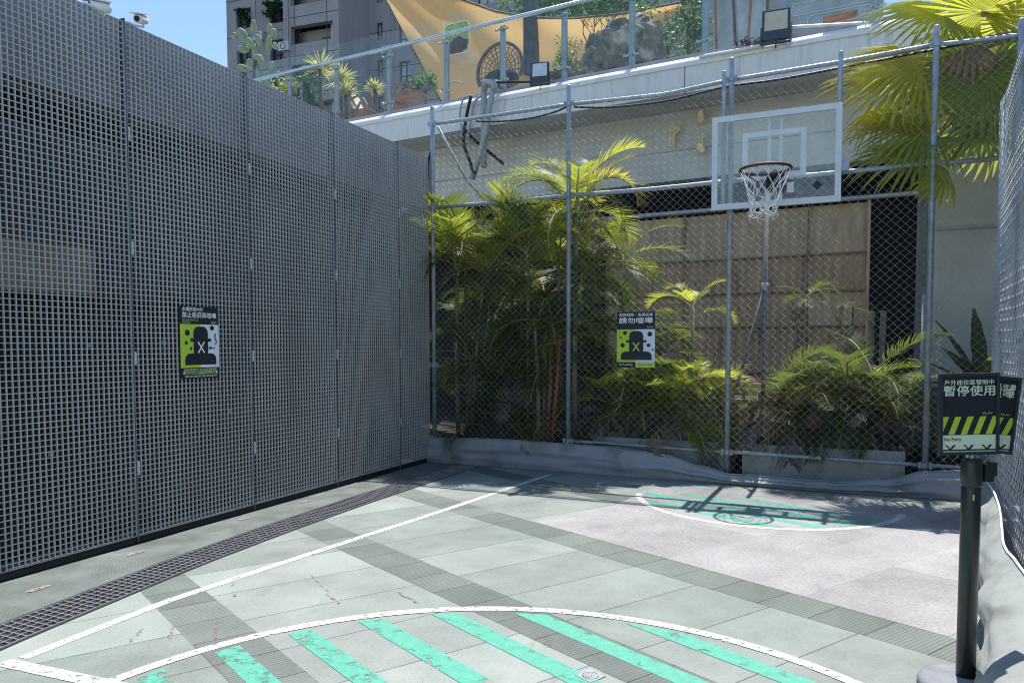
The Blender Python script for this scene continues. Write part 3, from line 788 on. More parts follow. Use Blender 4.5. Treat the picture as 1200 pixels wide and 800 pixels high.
for x, z in posts[:4]:
    for zz in (ztop(x), 3.128, .345-.0135*(x-1.8) if x > 1 else 1.2):
        mb = MB().tube([(x, 0, zz-.022), (x, 0, zz+.022)], .033, 14)
        for sx in (-1, 1): mb.box((x+sx*.045-.014, -.016, zz-.03), (x+sx*.045+.014, -.006, zz+.03)); mb.tube([(x+sx*.045, -.016, zz), (x+sx*.045, -.028, zz)], .007, 6)
        obj('clamp', mb, M['galv'], cl)
for x in (.046, 1.802, 3.566, 5.392):                 # tie wires round the posts
    for z in (.75, 1.3, 1.9, 2.4, 2.8, 3.5, 3.85): obj('tie_wire', MB().ring((x, -.004, z), (1, 0, 0), (0, 1, .15), .036, .0022, 14, 4), M['galv_wire'], cl)
mb = MB()
for i in range(34): # black cable bundle tie under the top rail
    pass
obj('corner_brace', MB().tube([(.06, .1, 4.12), (.22, .55, 3.55), (.62, 1.0, 3.0)], .016, 8), M['galv'], cl, True)

rf = thing('chain_link_fence', 'chain-link fence with pale skirt running towards the viewer beside the queue post', 'fence', (5.8, -2, 0))
K = .065; e = Vector((-K, -1, 0)).normalized(); n_ = Vector((1, -K, 0)).normalized(); p0 = Vector((5.845, -.40, 0))
mb = MB(); chain_mesh(mb, p0, e, n_, 7.2, 3.42, .10, wr=.0022)
obj('wire_mesh', mb, M['galv_wire'], rf)
for s in (0., 2.6, 5.2):
    p = p0+e*s+n_*.035; obj('post', MB().tube([p, p+Vector((0, 0, 3.50))], .026, 14), M['galv'], rf, True)
for z in (3.46, .16): obj('rail', MB().tube([p0+n_*.035+Vector((0, 0, z)), p0+e*7.2+n_*.035+Vector((0, 0, z))], .019, 10), M['galv'], rf, True)

sw = thing('side_wall', 'plain blue-grey wall beyond the chain-link fence that runs beside the queue post', 'wall', (7.2, -3, 0))
obj('wall_face', MB().box((6.9, -9, 0), (7.2, 1.45, 4.2)), mat('side_wall_grey', (.25, .27, .31), .8, var=.15, scale=2, bump=.2), sw)
obj('coping', MB().box((6.86, -9, 4.2), (7.24, 1.45, 4.28)), M['kerb'], sw)
# vinyl skirts
def tarp_back(u, v):
    x = -.0+5.86*u
    P = [(-.1, .306), (1.1, .33), (2.05, .315), (2.6, .285), (2.93, .262), (3.3, .17), (3.64, .105), (3.98, .10), (4.62, .095), (5.07, .15), (5.4, .25), (5.65, .27), (6, .26)]
    for (a, za), (b, zb) in zip(P, P[1:]):
        if a <= x <= b: ft = (x-a)/(b-a); ft = ft*ft*(3-2*ft); zt = za+(zb-za)*ft; break
    if 3.5 < x < 5.1: zt += .012*noise.noise(Vector((x*9, 0, 3)))+.008*noise.noise(Vector((x*23, 1, 3)))
    z = .003+(zt-.003)*v
    slack = 1-zt/.33
    fold = .018*math.sin(v*9+x*1.1+2*noise.noise(Vector((x*.9, v*1.5, 0))))+.02*noise.noise(Vector((x*1.3, v*5, 1)))
    fold += slack*.03*math.sin(v*17+x*1.7)
    y = -.058-.035*math.sin(math.pi*min(1, v*1.05))-(fold*.8)*math.sin(math.pi*min(1., v*.9+.1))-.05*slack-.04*(1-v)
    cr = abs(noise.noise(Vector((x*2.6+v*3, v*4.5-x*.8, 9)))); y -= .009*(.35-min(.35, cr))*math.sin(math.pi*min(1, v*.9+.08))*2
    return (x, min(y, -.047), z)
tg = thing('vinyl_skirt', 'slack grey vinyl skirt sagging along the foot of the far chain-link fence', 'tarpaulin', (2.9, -.06, 0))
obj('sheet', MB().grid(tarp_back, 220, 26), M['vinyl'], tg, True)
obj('hem', MB().tube([Vector(tarp_back(i/160, 1.))+Vector((0, -.004, .002)) for i in range(161)], .007, 6), M['vinyl_light'], tg, True)
for u in (.497, .92):
    p = Vector(tarp_back(u, .93)); obj('eyelet', MB().ring(p+Vector((0, -.012, 0)), (1, 0, 0), (0, 0, 1), .018, .006, 18, 6), M['clip'], tg, True)
obj('cord', MB().tube([Vector(tarp_back(.497, .93))+Vector((0, -.02, 0)), (2.75, -.07, .30), (2.45, -.06, .335), (2.1, -.05, .34)], .004, 6), M['cable'], tg, True)
def lerp(P, x):
    for (a, *va), (b, *vb) in zip(P, P[1:]):
        if a <= x <= b: f_ = (x-a)/(b-a); return [p+(q-p)*f_ for p, q in zip(va, vb)]
    return P[-1][1:]
# y (from far to near): top x, top z, middle bulge x, foot x
SK = [(-7.5, 5.30, .30, 4.95, 5.05), (-6, 5.40, .31, 5.05, 5.15), (-4.4, 5.47, .30, 5.22, 5.335), (-3.75, 5.50, .30, 5.33, 5.40), (-3.4, 5.515, .295, 5.37, 5.44), (-3.05, 5.53, .29, 5.40, 5.475), (-2.5, 5.60, .30, 5.475, 5.54), (-2.1, 5.66, .31, 5.545, 5.585), (-1.6, 5.715, .32, 5.62, 5.63), (-.9, 5.77, .27, 5.72, 5.70), (-.1, 5.83, .25, 5.80, 5.79)]
def tarp_right(u, v):
    y = -7.5+7.4*u
    tx, tz, mx, fx = lerp(SK, y)
    sc = .03*abs(math.sin((y+.2)*2.1))
    z = (tz+sc)*v
    q = 4*v*(1-v)
    x = fx*(1-v)+tx*v+(mx-(fx+tx)/2)*q
    x += .022*noise.noise(Vector((y*2.2, v*3, 4)))*(.3+q)+.012*noise.noise(Vector((y*5, v*7, 4)))*q+.02*q*math.sin(y*6+v*4)
    cr = abs(noise.noise(Vector((y*3.1+v*2, v*3.5+y, 5)))); x -= .02*(.3-min(.3, cr))*(.25+q)
    return (x, y, z+.004)
tg2 = thing('vinyl_skirt', 'sunlit pale vinyl skirt bulging from the foot of the fence beside the queue post', 'tarpaulin', (5.5, -3, 0))
obj('sheet', MB().grid(tarp_right, 200, 26), M['vinyl_light'], tg2, True)
obj('hem', MB().tube([Vector(tarp_right(i/160, 1.))+Vector((-.004, 0, .003)) for i in range(161)], .008, 6), M['piping'], tg2, True)
obj('foot_hem', MB().tube([Vector(tarp_right(i/160, 0.))+Vector((-.003, 0, .004)) for i in range(161)], .006, 6), M['piping'], tg2, True)

# ------------------------------------------------------------------ basketball hoop
bh = thing('basketball_hoop', 'clear backboard in a white frame with orange rim and white net on the fence', 'basketball hoop', (4.0, -.1, 2.8))
X0, X1, Z0, Z1, YB = 3.400, 4.612, 2.815, 3.745, -.125
mb = MB(); e_ = .056
mb.box((X0, YB-.018, Z0), (X1, YB+.018, Z0+e_)); mb.box((X0, YB-.018, Z1-e_), (X1, YB+.018, Z1))
mb.box((X0, YB-.018, Z0+e_), (X0+e_, YB+.018, Z1-e_)); mb.box((X1-e_, YB-.018, Z0+e_), (X1, YB+.018, Z1-e_))
obj('board_frame', mb, M['white_metal'], bh)
obj('board_glass', MB().box((X0+e_, YB-.004, Z0+e_), (X1-e_, YB+.004, Z1-e_)), M['board_glass'], bh)
mb = MB(); tx0, tx1, tz0, tz1, q = 3.700, 4.296, 3.09, 3.555, .050; yy = YB-.0065
mb.box((tx0, yy-.001, tz0), (tx1, yy, tz0+q)); mb.box((tx0, yy-.001, tz1-q), (tx1, yy, tz1)); mb.box((tx0, yy-.001, tz0+q), (tx0+q, yy, tz1-q)); mb.box((tx1-q, yy-.001, tz0+q), (tx1, yy, tz1-q))
obj('target_square', mb, M['white_metal'], bh)
RC = Vector((3.956, -.505, 3.105)); RR = .232
obj('rim', MB().ring(RC, (1, 0, 0), (0, 1, 0), RR, .0095, 48, 8), M['rim'], bh, True)
mb = MB()
for k in range(12):
    a = 2*math.pi*(k+.5)/12; d = Vector((math.cos(a), math.sin(a), 0)); t_ = Vector((-d.y, d.x, 0))
    p = RC+d*(RR-.004)+Vector((0, 0, -.008)); mb.tube([p-t_*.018, p-t_*.012+Vector((0, 0, -.016)), p+t_*.012+Vector((0, 0, -.016)), p+t_*.018], .0025, 5)
obj('net_hooks', mb, M['rim_dark'], bh)
obj('rim_underside_shade', MB().ring(RC+Vector((0, 0, -.0075)), (1, 0, 0), (0, 1, 0), RR, .0115, 48, 6), M['rim_dark'], bh, True)  # dark ring paints the shaded underside of the orange rim
mb = MB().box((3.93, -.165, 2.955), (4.10, -.146, 3.125)); mb.prism([(3.945, -.166, 3.10), (3.945, -.275, 3.10), (3.945, -.166, 2.97)], (.006, 0, 0)); mb.prism([(4.075, -.166, 3.10), (4.075, -.275, 3.10), (4.075, -.166, 2.97)], (.006, 0, 0)); mb.box((3.94, -.29, 3.090), (4.085, -.166, 3.10))
obj('bracket', mb, M['bracket'], bh)
mb = MB()
for sx in (-1, 1): mb.tube([RC+Vector((sx*.20, .10, -.012)), Vector((4.012+sx*.055, -.17, 2.985))], .006, 6)
obj('brace', mb, M['rim_dark'], bh)
# net
mb = MB(); NL = 12; lv = [0, .085, .16, .23, .295, .345, .385, .42]; rv = [.226, .195, .165, .142, .128, .122, .128, .118]
def npt(k, l, hand=0):
    a = 2*math.pi*k/NL; rr_ = rv[l]; sag = Vector((.012*math.sin(3.1*k+l)*l/3, .012*math.cos(2.3*k+l)*l/3, -.014*math.sin(1.7*k+2*l)*(l > 0)))
    drift = Vector((-.020*(l/7)**1.2, .01*(l/7), 0))
    return RC+Vector((rr_*math.cos(a), rr_*math.sin(a), -.014-lv[l]))+sag+drift
for k in range(NL):
    for l in range(7):
        o = .5*(l % 2); o2 = .5*((l+1) % 2)
        for dlt in ((.5, -.5) if l % 2 == 0 else (.5, -.5)):
            a, b = npt(k+o, l), npt(k+o+dlt, l+1)
            mid = (a+b)/2+Vector((0, 0, -.006)); mb.tube([a, mid, b], .0034 if l < 5 else .0042, 5, False)
    for l in range(2, 8): mb.blob(npt(k+.5*(l % 2), l), .008, .008, .009, k+l, .1, 6, 4)
for k in range(NL):
    a, b = npt(k+.5, 7), npt(k+1.5, 7)
    mb.tube([a, (a+b)/2+Vector((.01*math.sin(k*5), .01*math.cos(k*3), -.035-.02*math.sin(k*2.7))), b], .0042, 5, False)
obj('net', mb, M['net'], bh, True)
for x in (3.935, 4.045): obj('support_bar', MB().box((x, -.105, 2.86), (x+.032, -.065, 3.70)), M['white_metal'], bh)
for x, z in ((3.502, 4.22), (4.588, 4.245)):
    obj('hanger_post', MB().tube([(x, -.070, 2.86), (x, -.070, z-.008), (x, -.070, z)], [.022, .022, .018], 12), M['galv'], bh, True)
mb = MB().box((4.612, -.14, 3.10), (4.68, -.134, 3.24)); obj('side_bracket', mb, M['galv'], bh)
obj('sticker', MB().box((4.125, YB-.0062, 2.935), (4.19, YB-.0052, 3.035)), M['sign_white'], bh)
c = Vector((4.40, YB-.0057, 2.985)); obj('diamond_sticker', MB().obox(c, Vector((.023, 0, .023)), Vector((0, .0005, 0)), Vector((-.023, 0, .023))), M['sign_black'], bh)
sp = thing('support_pole', 'grey pipe pole with slanting brace standing behind the fence below the hoop', 'pole', (3.885, .35, 0))
obj('pole', MB().tube([(3.885, .35, 0), (3.895, .35, 3.1)], .021, 12), M['pipe_dull'], sp, True)
obj('brace', MB().tube([(3.885, .35, 2.05), (3.62, .42, 1.05), (3.47, .46, .45)], .017, 10), M['pipe_dull'], sp, True)
obj('coupler', MB().tube([(3.885, .35, 2.02), (3.886, .35, 2.1)], .036, 12), M['galv'], sp, True)

# ------------------------------------------------------------------ planters and soil bed
def trough(x0, x1, label):
    t = thing('planter', label, 'planter', ((x0+x1)/2, .5, 0), 'white concrete troughs behind the fence')
    mb = MB(); w = .05; y0, y1, z1 = .25, .78, .382
    mb.box((x0, y0, 0), (x1, y0+w, z1)); mb.box((x0, y1-w, 0), (x1, y1, z1)); mb.box((x0, y0+w, 0), (x0+w, y1-w, z1)); mb.box((x1-w, y0+w, 0), (x1, y1-w, z1))
    obj('trough', mb, M['planter'], t)
    obj('soil', MB().grid(lambda u, v: (x0+w+(x1-x0-2*w)*u, y0+w+(y1-y0-2*w)*v, .33+.03*noise.noise(Vector((u*9, v*4, x0)))), 24, 8), M['soil'], t)
trough(2.02, 3.555, 'white concrete trough planter under the quiet-please notice')
trough(3.69, 5.24, 'white concrete trough planter under the backboard')
mb = MB().grid(lambda u, v: (-1.2+9*u, .85+3.2*v, .25+.12*noise.noise(Vector((u*9, v*4, 0)))), 40, 16); mb.box((-1.2, .80, 0), (7.8, .85, .2))
mb.grid(lambda u, v: (-.5+2.4*u, .12+.75*v, .22+.08*noise.noise(Vector((u*7, v*4, 3)))), 20, 8)
struct('soil_bed', mb, M['soil'])

# ------------------------------------------------------------------ terrace (building behind)
tb = thing('terrace_building', 'pale concrete roof terrace edge with a dark undercroft behind the fence', 'building', BP)
S0, S1 = -9., 14.
def slab(mb, s0, s1, o0, o1, z0, z1):
    c = terr((s0+s1)/2, (o0+o1)/2, (z0+z1)/2); return mb.obox(c, BE*((s1-s0)/2), BN*((o1-o0)/2), Vector((0, 0, (z1-z0)/2)))
def profile(mb, prof, s0, s1):
    a = [terr(s0, o, z) for o, z in prof]; return mb.prism(a, BE*(s1-s0))
for s0, s1 in ((S0, 4.655), (4.67, S1)):
    obj('fascia', profile(MB(), [(.0, 5.18), (.0, 5.60), (.14, 5.70), (.30, 5.73), (.30, 5.18)], s0, s1), M['concrete_stain'], tb)
def ledge_fn(u, v):
    s_ = S0+(S1-S0)*u; k = .75+.6*noise.noise(Vector((s_*1.3, 0, 7)))+.3*noise.noise(Vector((s_*5, 0, 2)))
    o, z = [(-.014, 5.585-.03*k), (-.026, 5.615), (.01+.02*k, 5.655+.01*k), (.16, 5.745)][round(v*3)]
    return terr(s_, o, z)
obj('ledge', MB().grid(ledge_fn, 260, 3), mat('ledge_mortar', (.74, .74, .75), .8, var=.1, scale=4, dirt=((.3, .3, .32), 3., .56, .6)), tb, True)
obj('kerb', slab(MB(), S0, S1, .165, .45, 5.735, 5.80), M['kerb'], tb)
obj('deck', slab(MB(), S0, S1, .45, 9., 5.60, 5.74), M['kerb'], tb)
obj('soffit', slab(MB(), S0, S1, .301, 5., 5.24, 5.40), M['wall_grey'], tb)
obj('beam', slab(MB(), S0, S1, 1.0, 1.35, 4.13, 5.235), M['wall_grey'], tb)
obj('beam_joint', slab(MB(), S0, S1, .992, .999, 4.60, 4.615), M['kerb'], tb)
obj('undercroft_back', slab(MB(), S0, S1, 4.2, 4.4, 0, 5.23), M['void'], tb)  # near-black wall colour stands in for the shade under the terrace
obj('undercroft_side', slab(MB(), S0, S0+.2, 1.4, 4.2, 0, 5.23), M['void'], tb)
# rusty panel screen
ps = thing('panel_screen', 'rusty brown framed metal panel screen below the terrace beam', 'screen', terr(5.2, 1.0, 0))
sA, sB = 3.05, 7.15
rows_ = [.2, 1.0, 1.72, 2.25, 2.80, 3.53]
colss = [3.05, 4.4, 5.12, 6.30, 7.13]
for i, (za, zb) in enumerate(zip(rows_, rows_[1:])):
    for j, (a, b) in enumerate(zip(colss, colss[1:])):
        obj('panel', slab(MB(), a+.008, b-.008, 1.02+.006*((i+j) % 2), 1.05, za+.008, zb-.008), M['rust_panel_pale' if (i >= 4 or (i == 2 and j % 2)) else 'rust_panel'], ps)
for zz in rows_[1:-1]: obj('rail', slab(MB(), sA, sB, .985, 1.015, zz-.013, zz+.013), M['rust_dark'], ps)
for s in colss: obj('stile', slab(MB(), s-.012, s+.012, .988, 1.018, .2, 3.55) if s != colss[-1] else slab(MB(), s-.02, s+.02, .97, 1.06, .2, 3.58), M['rust_dark'] if s != colss[-1] else M['rust_panel_pale'], ps)
obj('top_pipe', MB().tube([terr(2.6, .93, 3.60), terr(8.2, .93, 3.57)], .035, 10), M['galv'], ps, True)
gw = thing('concrete_wall', 'plain grey concrete wall end beside the far corner post of the fence', 'wall', (6.8, 1.6, 0))
obj('wall_face', MB().box((5.50, 1.5, 0), (9.5, 1.8, 4.6)), M['wall_grey'], gw)
obj('corner_pier', MB().box((5.42, 1.62, 0), (5.495, 2.0, 4.6)), mat('pier_grey', (.20, .21, .22), .8, var=.2), gw)
obj('conduit', MB().tube([(5.47, 1.44, .2), (5.47, 1.44, 2.0)], .025, 10), M['pvc'], gw, True)
obj('conduit', MB().tube([(5.56, 1.46, 2.70), (6.1, 1.46, 2.70), (6.6, 1.46, 2.67)], .014, 8), M['pvc'], gw, True)
for x in (4.95, 5.07):
    t_ = tag(obj('timber_post', MB().tube([(x, 2.1, 0), (x+.02, 2.1, 1.85)], .035, 9), M['trunk_grey']), 'grey weathered timber post in the dark gap, ' + ('next to the screen' if x < 5 else 'next to the wall end'), 'post', 'timber posts in the dark gap')

# wall conduits and cables
cp = thing('conduit_pipe', 'grey plastic conduit bent over the terrace edge and down the wall', 'pipe', terr(1.6, 0, 4))
def T(off, x, y): return on_terr(off, x, y)
obj('pipe', MB().tube([T(-.06, 567, 196), T(-.06, 567, 130), T(-.06, 567, 108), T(-.03, 569, 99), T(.05, 575, 97), T(.15, 581, 101)], .055, 10), M['pvc'], cp, True)
obj('pipe', MB().tube([T(-.16, 578, 104), T(-.16, 573, 128), T(-.15, 570, 150), T(-.1, 563, 180), T(-.05, 553, 210)], .05, 10), M['pvc'], cp, True)
obj('elbow', MB().tube([T(-.16, 567, 104), T(-.18, 570, 96), T(-.18, 578, 97), T(-.16, 580, 106)], .058, 10), M['pvc'], cp, True)
def cable(label, pts, r, m='cable'):
    return tag(obj('cable', MB().tube(smooth_pts(pts), r, 6), M[m], None, True), label, 'cable')
def smooth_pts(P, n=6):
    P = [Vector(p) for p in P]; out = []
    for i in range(len(P)-1):
        p0 = P[max(0, i-1)]; p1 = P[i]; p2 = P[i+1]; p3 = P[min(len(P)-1, i+2)]
        for k in range(n):
            t = k/n; out.append(.5*((2*p1)+(p2-p0)*t+(2*p0-5*p1+4*p2-p3)*t*t+(3*p1-p0-3*p2+p3)*t**3))
    return out+[P[-1]]
cable('thick black cable hanging beside the grey conduit on the wall', [T(-.1, 552, 113), T(-.12, 547, 135), T(-.12, 543, 165), T(-.1, 549, 185), T(-.1, 556, 205)], .028)
cable('thin pale cable loop hanging from the terrace edge', [T(-.1, 552, 112), T(-.1, 543, 116), T(-.1, 539, 135), T(-.1, 541, 150), T(-.1, 543, 165)], .016, 'pvc')
cable('black cable running slanting down the wall to the palms', [T(-.1, 546, 155), T(.5, 562, 170), T(.7, 578, 182), T(.7, 590, 192)], .030)
cable('bunch of grey cable drooping in front of the fascia', [T(-.1, 563, 113), T(-.1, 556, 120), T(-.1, 552, 140), T(-.1, 548, 160)], .02, 'pvc')
cable('black cable slung below the fence top rail', [(.62, .05, 4.10), (.95, .05, 4.06), (1.3, .05, 4.05), (1.6, .05, 4.08), (1.78, .05, 4.13)], .011)
cable('black cable tied along the top rail above the backboard', [(1.85, .05, 4.11), (2.3, .05, 4.05), (2.9, .05, 4.04), (3.5, .05, 4.10), (4.0, .05, 4.10), (4.6, .05, 4.13), (5.3, .05, 4.17), (6.05, .03, 4.21)], .012)
cable('black cable dropping behind the first fence post', [(.0, .12, 4.2), (-.02, .12, 3.95), (-.1, .14, 3.7), (-.12, .16, 3.5)], .014)
cable('white pipe lying along the terrace ledge beside the floodlight', [T(-.05, 820, 67), T(-.05, 858, 60.5), T(-.05, 896, 53)], .028, 'white_metal')
cable('pale pipe resting across the terrace kerb', [T(.04, 925, 32), T(.03, 980, 29), T(.02, 1018, 27)], .02, 'white_metal')

# pale card pieces hung on the beam
def ornament(label, strokes, loop=None):
    t = None; mb = MB(); me2 = MB()
    o = T(.92, *strokes[0][0])
    t = thing('hanging_ornament', label, 'ornament', o, 'pale card pieces hung on the wall')
    for st in strokes:
        P = [T(.92, *p) for p in st]
        for a, b in zip(P, P[1:]):
            d = (b-a)/2; nn = d.cross(BN).normalized()
            mb.obox((a+b)/2, d*1.02, nn*.040, BN*.022); me2.obox((a+b)/2-BN*.021, d*.95, nn*.024, BN*.006)
    obj('card_face', mb, M['card'], t); obj('card_edge', me2, M['card_dark'], t)
    if loop:
        cx_, cy_, rx_, ry_, tilt = loop
        P = []
        for k in range(25):
            w = 2*math.pi*k/24; dx = rx_*math.cos(w); dy = ry_*math.sin(w)
            P.append(T(.92, cx_+dx*math.cos(tilt)-dy*math.sin(tilt), cy_+dx*math.sin(tilt)+dy*math.cos(tilt)))
        obj('card_loop', MB().prism(P[:-1], BN*-.03), M['card'], t)
        obj('loop_edge', MB().tube([p-BN*.035 for p in P], .013, 5), M['card_dark'], t)
    top = max(s[0][1] for s in strokes)
    obj('string', MB().tube([o, o-Vector((0, 0, .25))+BE*.05, o-Vector((0, 0, .48))+BE*.02], .004, 4), M['cushion_pale'], t)
ornament('pale yellow card Y shape hung on the grey beam', [[(788, 148), (787, 171)], [(788, 158), (796, 150)]])
ornament('pale yellow card oval hung highest on the grey beam', [[(820, 131), (822, 143)]], (821.5, 137, 4.2, 8.5, .05))
ornament('pale yellow card spoon shape hung beside the backboard', [[(822, 160), (819, 170)]], (821.5, 174, 4.6, 7.0, -.35))

# ------------------------------------------------------------------ glass railing and terrace furniture
gr = thing('glass_railing', 'steel and clear glass railing along the roof terrace edge', 'railing', terr(1, .2, 5.8))
OFF = .22
pos_s = [-4.75, -3.55, -2.30, -1.02, .27, 1.43, 2.585, 3.75, 4.90, 6.02, 7.2, 8.4]
for s in pos_s:
    p = obj('post', slab(MB(), s-.045, s+.045, OFF, OFF+.05, 5.80, 6.90).obox(terr(s, OFF+.02, 5.806), BE*.07, BN*.06, Vector((0, 0, .006))), M['steel'], gr)
    for zz in (6.83, 5.98):
        mb = MB()
        for sg in (-1, 1): mb.tube([terr(s, OFF-.012, zz+.02), terr(s+sg*.09, OFF-.02, zz-.01), terr(s+sg*.125, OFF-.02, zz)], [.018, .014, .024], 8)
        mb.tube([terr(s, OFF-.03, zz), terr(s, OFF-.001, zz)], .028, 8)
        obj('clamp', mb, M['steel'], p)
obj('handrail', MB().tube([terr(-5.6, OFF-.03, 6.5), terr(-5.0, OFF-.03, 6.9), terr(-4.7, OFF-.03, 6.965), terr(8.8, OFF-.03, 6.965)], .034, 12), M['steel_bright'], gr, True)
for a, b in zip(pos_s, pos_s[1:]):
    obj('glass_panel', slab(MB(), a+.02, b-.02, OFF-.065, OFF-.055, 5.815, 7.24), M['glass'], gr)

def leaf_blade(mb, p, d, n, L, w, droop=.3, seg=3, fold=0.):
    """narrow tapering leaf from p along d, drooping"""
    d = d.normalized(); s = d.cross(n)
    s = s.normalized() if s.length > 1e-5 else d.orthogonal().normalized()
    prev = None; q = Vector(p); dd = d.copy()
    for i in range(seg+1):
        f = i/seg; ww = w*(1-f)**.7*(.55+.9*min(1, f*3)) if i else w*.5
        a, b = q-s*ww, q+s*ww
        if prev: mb.quad(prev[0], prev[1], b, a)
        prev = (a, b)
        dd = (dd+Vector((0, 0, -1))*droop/seg).normalized(); q = q+dd*L/seg
def rosette(mb, c, L, w, n=60, seed=0, droop=.3, up_=.2):
    g = random.Random(seed)
    for k in range(n):
        az = g.uniform(0, 2*math.pi); el = math.asin(g.uniform(-.25+up_, 1))
        d = Vector((math.cos(az)*math.cos(el), math.sin(az)*math.cos(el), math.sin(el)))
        leaf_blade(mb, Vector(c)+d*.03, d, Vector((0, 0, 1)) if abs(d.z) < .9 else Vector((1, 0, 0)), L*g.uniform(.75, 1.1), w, droop)
def yucca(px, py, off, L, label, stem_to=None, n=70, pot=True):
    c = T(off, px, py); base = Vector((c.x, c.y, 5.74))
    t = thing('yucca', label, 'plant', base)
    mb = MB(); rosette(mb, c, L*1.2, .021, n, int(px)); obj('leaves', mb, M['yucca'], t)
    obj('stem', MB().tube([base, (base+c)/2+Vector((.02, 0, 0)), c], [.05, .04, .035], 8), M['bark'], t, True)
    return t
yucca(375, 82, .75, .36, 'yellow-green spiky yucca growing out of the terracotta pot')
yucca(398, 95, .60, .34, 'yellow-green spiky yucca just past the pot, close to the grey post')
yucca(405, 112, .5, .28, 'low spiky yucca drooping over the terrace kerb')
yucca(439, 105, .9, .20, 'small spiky yucca between the folding chairs')
# pots
def pot(px, py, off, r, h, label, m='terracotta'):
    c = T(off, px, py); b = Vector((c.x, c.y, 5.741))
    t = thing('plant_pot', label, 'pot', b)
    obj('pot_body', MB().lathe(b, [(r*.7, 0), (r*.95, h*.4), (r, h*.75), (r*.92, h*.9), (r*1.02, h*.92), (r*1.02, h), (r*.9, h), (r*.88, h*.85)], 24), M[m], t, True)
    obj('soil', MB().lathe(b+Vector((0, 0, h*.84)), [(r*.87, 0), (r*.86, .01)], 20), M['soil'], t)
pot(377, 128, .75, .23, .40, 'large terracotta pot under the yucca')
pot(396, 130, .6, .16, .34, 'narrower terracotta pot beside the large one')
pot(507, 108, .7, .13, .2, 'square-looking pale pot with leafy herb', 'cushion_pale')
# prickly pear
def pad(mb, c, w, h, tilt, yaw):
    a = Vector((math.cos(yaw), math.sin(yaw), 0)); d = Vector((-math.sin(yaw), math.cos(yaw), 0)); z = Vector((0, 0, 1))
    A = a*math.cos(tilt)+z*math.sin(tilt); Z = -a*math.sin(tilt)+z*math.cos(tilt)
    mb.blob(c, w/2, .028, h/2, 1, .04, 14, 10, (A, d, Z))
t = thing('prickly_pear', 'tall prickly pear cactus with flat green pads above the grating wall', 'cactus', T(.6, 295, 120))
S_ = 15.0/873
mb = MB()
for px, py, wpx, hpx, tl in ((297, 33, 6, 19, 0.02), (284, 41, 9, 17, -.55), (274, 42, 7, 8, -.9), (303, 48, 6, 14, -.2), (285, 58, 12, 9, .15), (292, 51, 8, 14, -.45), (298, 61, 5, 18, .05), (316, 34, 6, 12, .0), (321, 39, 6, 11, -.2),
                         (315, 53, 6, 22, .05), (322, 54, 6, 9, -.5), (303, 68, 9, 8, .3), (306, 75, 12, 12, .2), (285, 80, 12, 8, .4), (292, 75, 7, 12, -.2), (318, 77, 8, 10, .2), (300, 86, 12, 14, 0), (312, 92, 12, 16, .2), (306, 105, 12, 18, 0), (318, 108, 12, 18, 0)):
    c = T(.6, px, py); pad(mb, c, wpx*S_*1.25, hpx*S_*1.1, -tl, .2+.5*math.sin(px))
obj('pads', mb, M['cactus'], t, True)
mb = MB(); mb.tube([T(.6, 300, 130), T(.6, 298, 100), T(.6, 300, 70)], .05, 8); obj('stem', mb, M['bark'], t, True)
# columnar euphorbia and leafy shrubs
def euphorbia(px, py, off, label, n, h, seed):
    c = T(off, px, py); b = Vector((c.x, c.y, 5.74)); g = random.Random(seed)
    t = thing('column_cactus', label, 'cactus', b); mb = MB()
    for k in range(n):
        x = g.uniform(-.28, .28); hh = h*g.uniform(.6, 1)
        p = b+BE*x+BN*g.uniform(-.1, .1)
        mb.tube([p, p+Vector((0, 0, hh*.5)), p+Vector((g.uniform(-.04, .04), 0, hh*.97)), p+Vector((g.uniform(-.04, .04), 0, hh))], [.03, .045, .04, .015], 7)
    obj('stems', mb, M['leaf_dark'] if seed % 2 else M['cactus'], t)
euphorbia(352, 100, .55, 'clump of upright green column cactus behind the railing glass', 13, 1.15, 3)
def leafy(name, label, cat, c, rx, ry, rz, n, m, size=.06, seed=0, trunk=None, group=None):
    g = random.Random(seed); c = Vector(c)
    t = thing(name, label, cat, Vector((c.x, c.y, trunk if trunk is not None else c.z-rz)), group); mb = MB()
    cl_ = [(g.uniform(-1, 1), g.uniform(-1, 1), g.uniform(-1, 1), g.uniform(.3, .6)) for _ in range(14)]
    made = 0
    while made < n:
        a = g.choice(cl_)
        d = Vector((g.gauss(0, 1), g.gauss(0, 1), g.gauss(0, 1))).normalized()*a[3]*g.random()**.5
        q = Vector((a[0]*.65+d.x, a[1]*.65+d.y, a[2]*.65+d.z))
        p = c+Vector((q.x*rx, q.y*ry, q.z*rz))
        dd = Vector((g.uniform(-1, 1), g.uniform(-1, 1), g.uniform(-.7, .6))).normalized(); s = dd.orthogonal().normalized()
        s = (s+dd.cross(s)*g.uniform(-1, 1)).normalized(); L_ = size*g.uniform(.6, 1.3); w_ = L_*.32
        mb.quad(p, p+dd*L_*.5+s*w_, p+dd*L_, p+dd*L_*.5-s*w_); made += 1
    obj('foliage', mb, m, t)
    if trunk is not None:
        b = MB(); base = Vector((c.x, c.y, trunk)); r0 = max(.012, rx*.05)
        b.tube([base, base+(c-base)*.55+Vector((.03*rx, 0, 0)), c+Vector((0, 0, rz*.3))], [r0*1.4, r0, r0*.5], 7)
        for k in range(6):
            a = cl_[k]; b.tube([base+(c-base)*.7, c+Vector((a[0]*rx*.6, a[1]*ry*.6, a[2]*rz*.6))], [r0*.6, r0*.2], 5)
        obj('trunk', b, M['bark'], t, True)
    return t
leafy('terrace_shrub', 'small yellow-green leafy shrub beside the prickly pear', 'shrub', T(.5, 336, 108), .35, .25, .35, 500, M['leaf_lit'], .07, 5, 5.74)
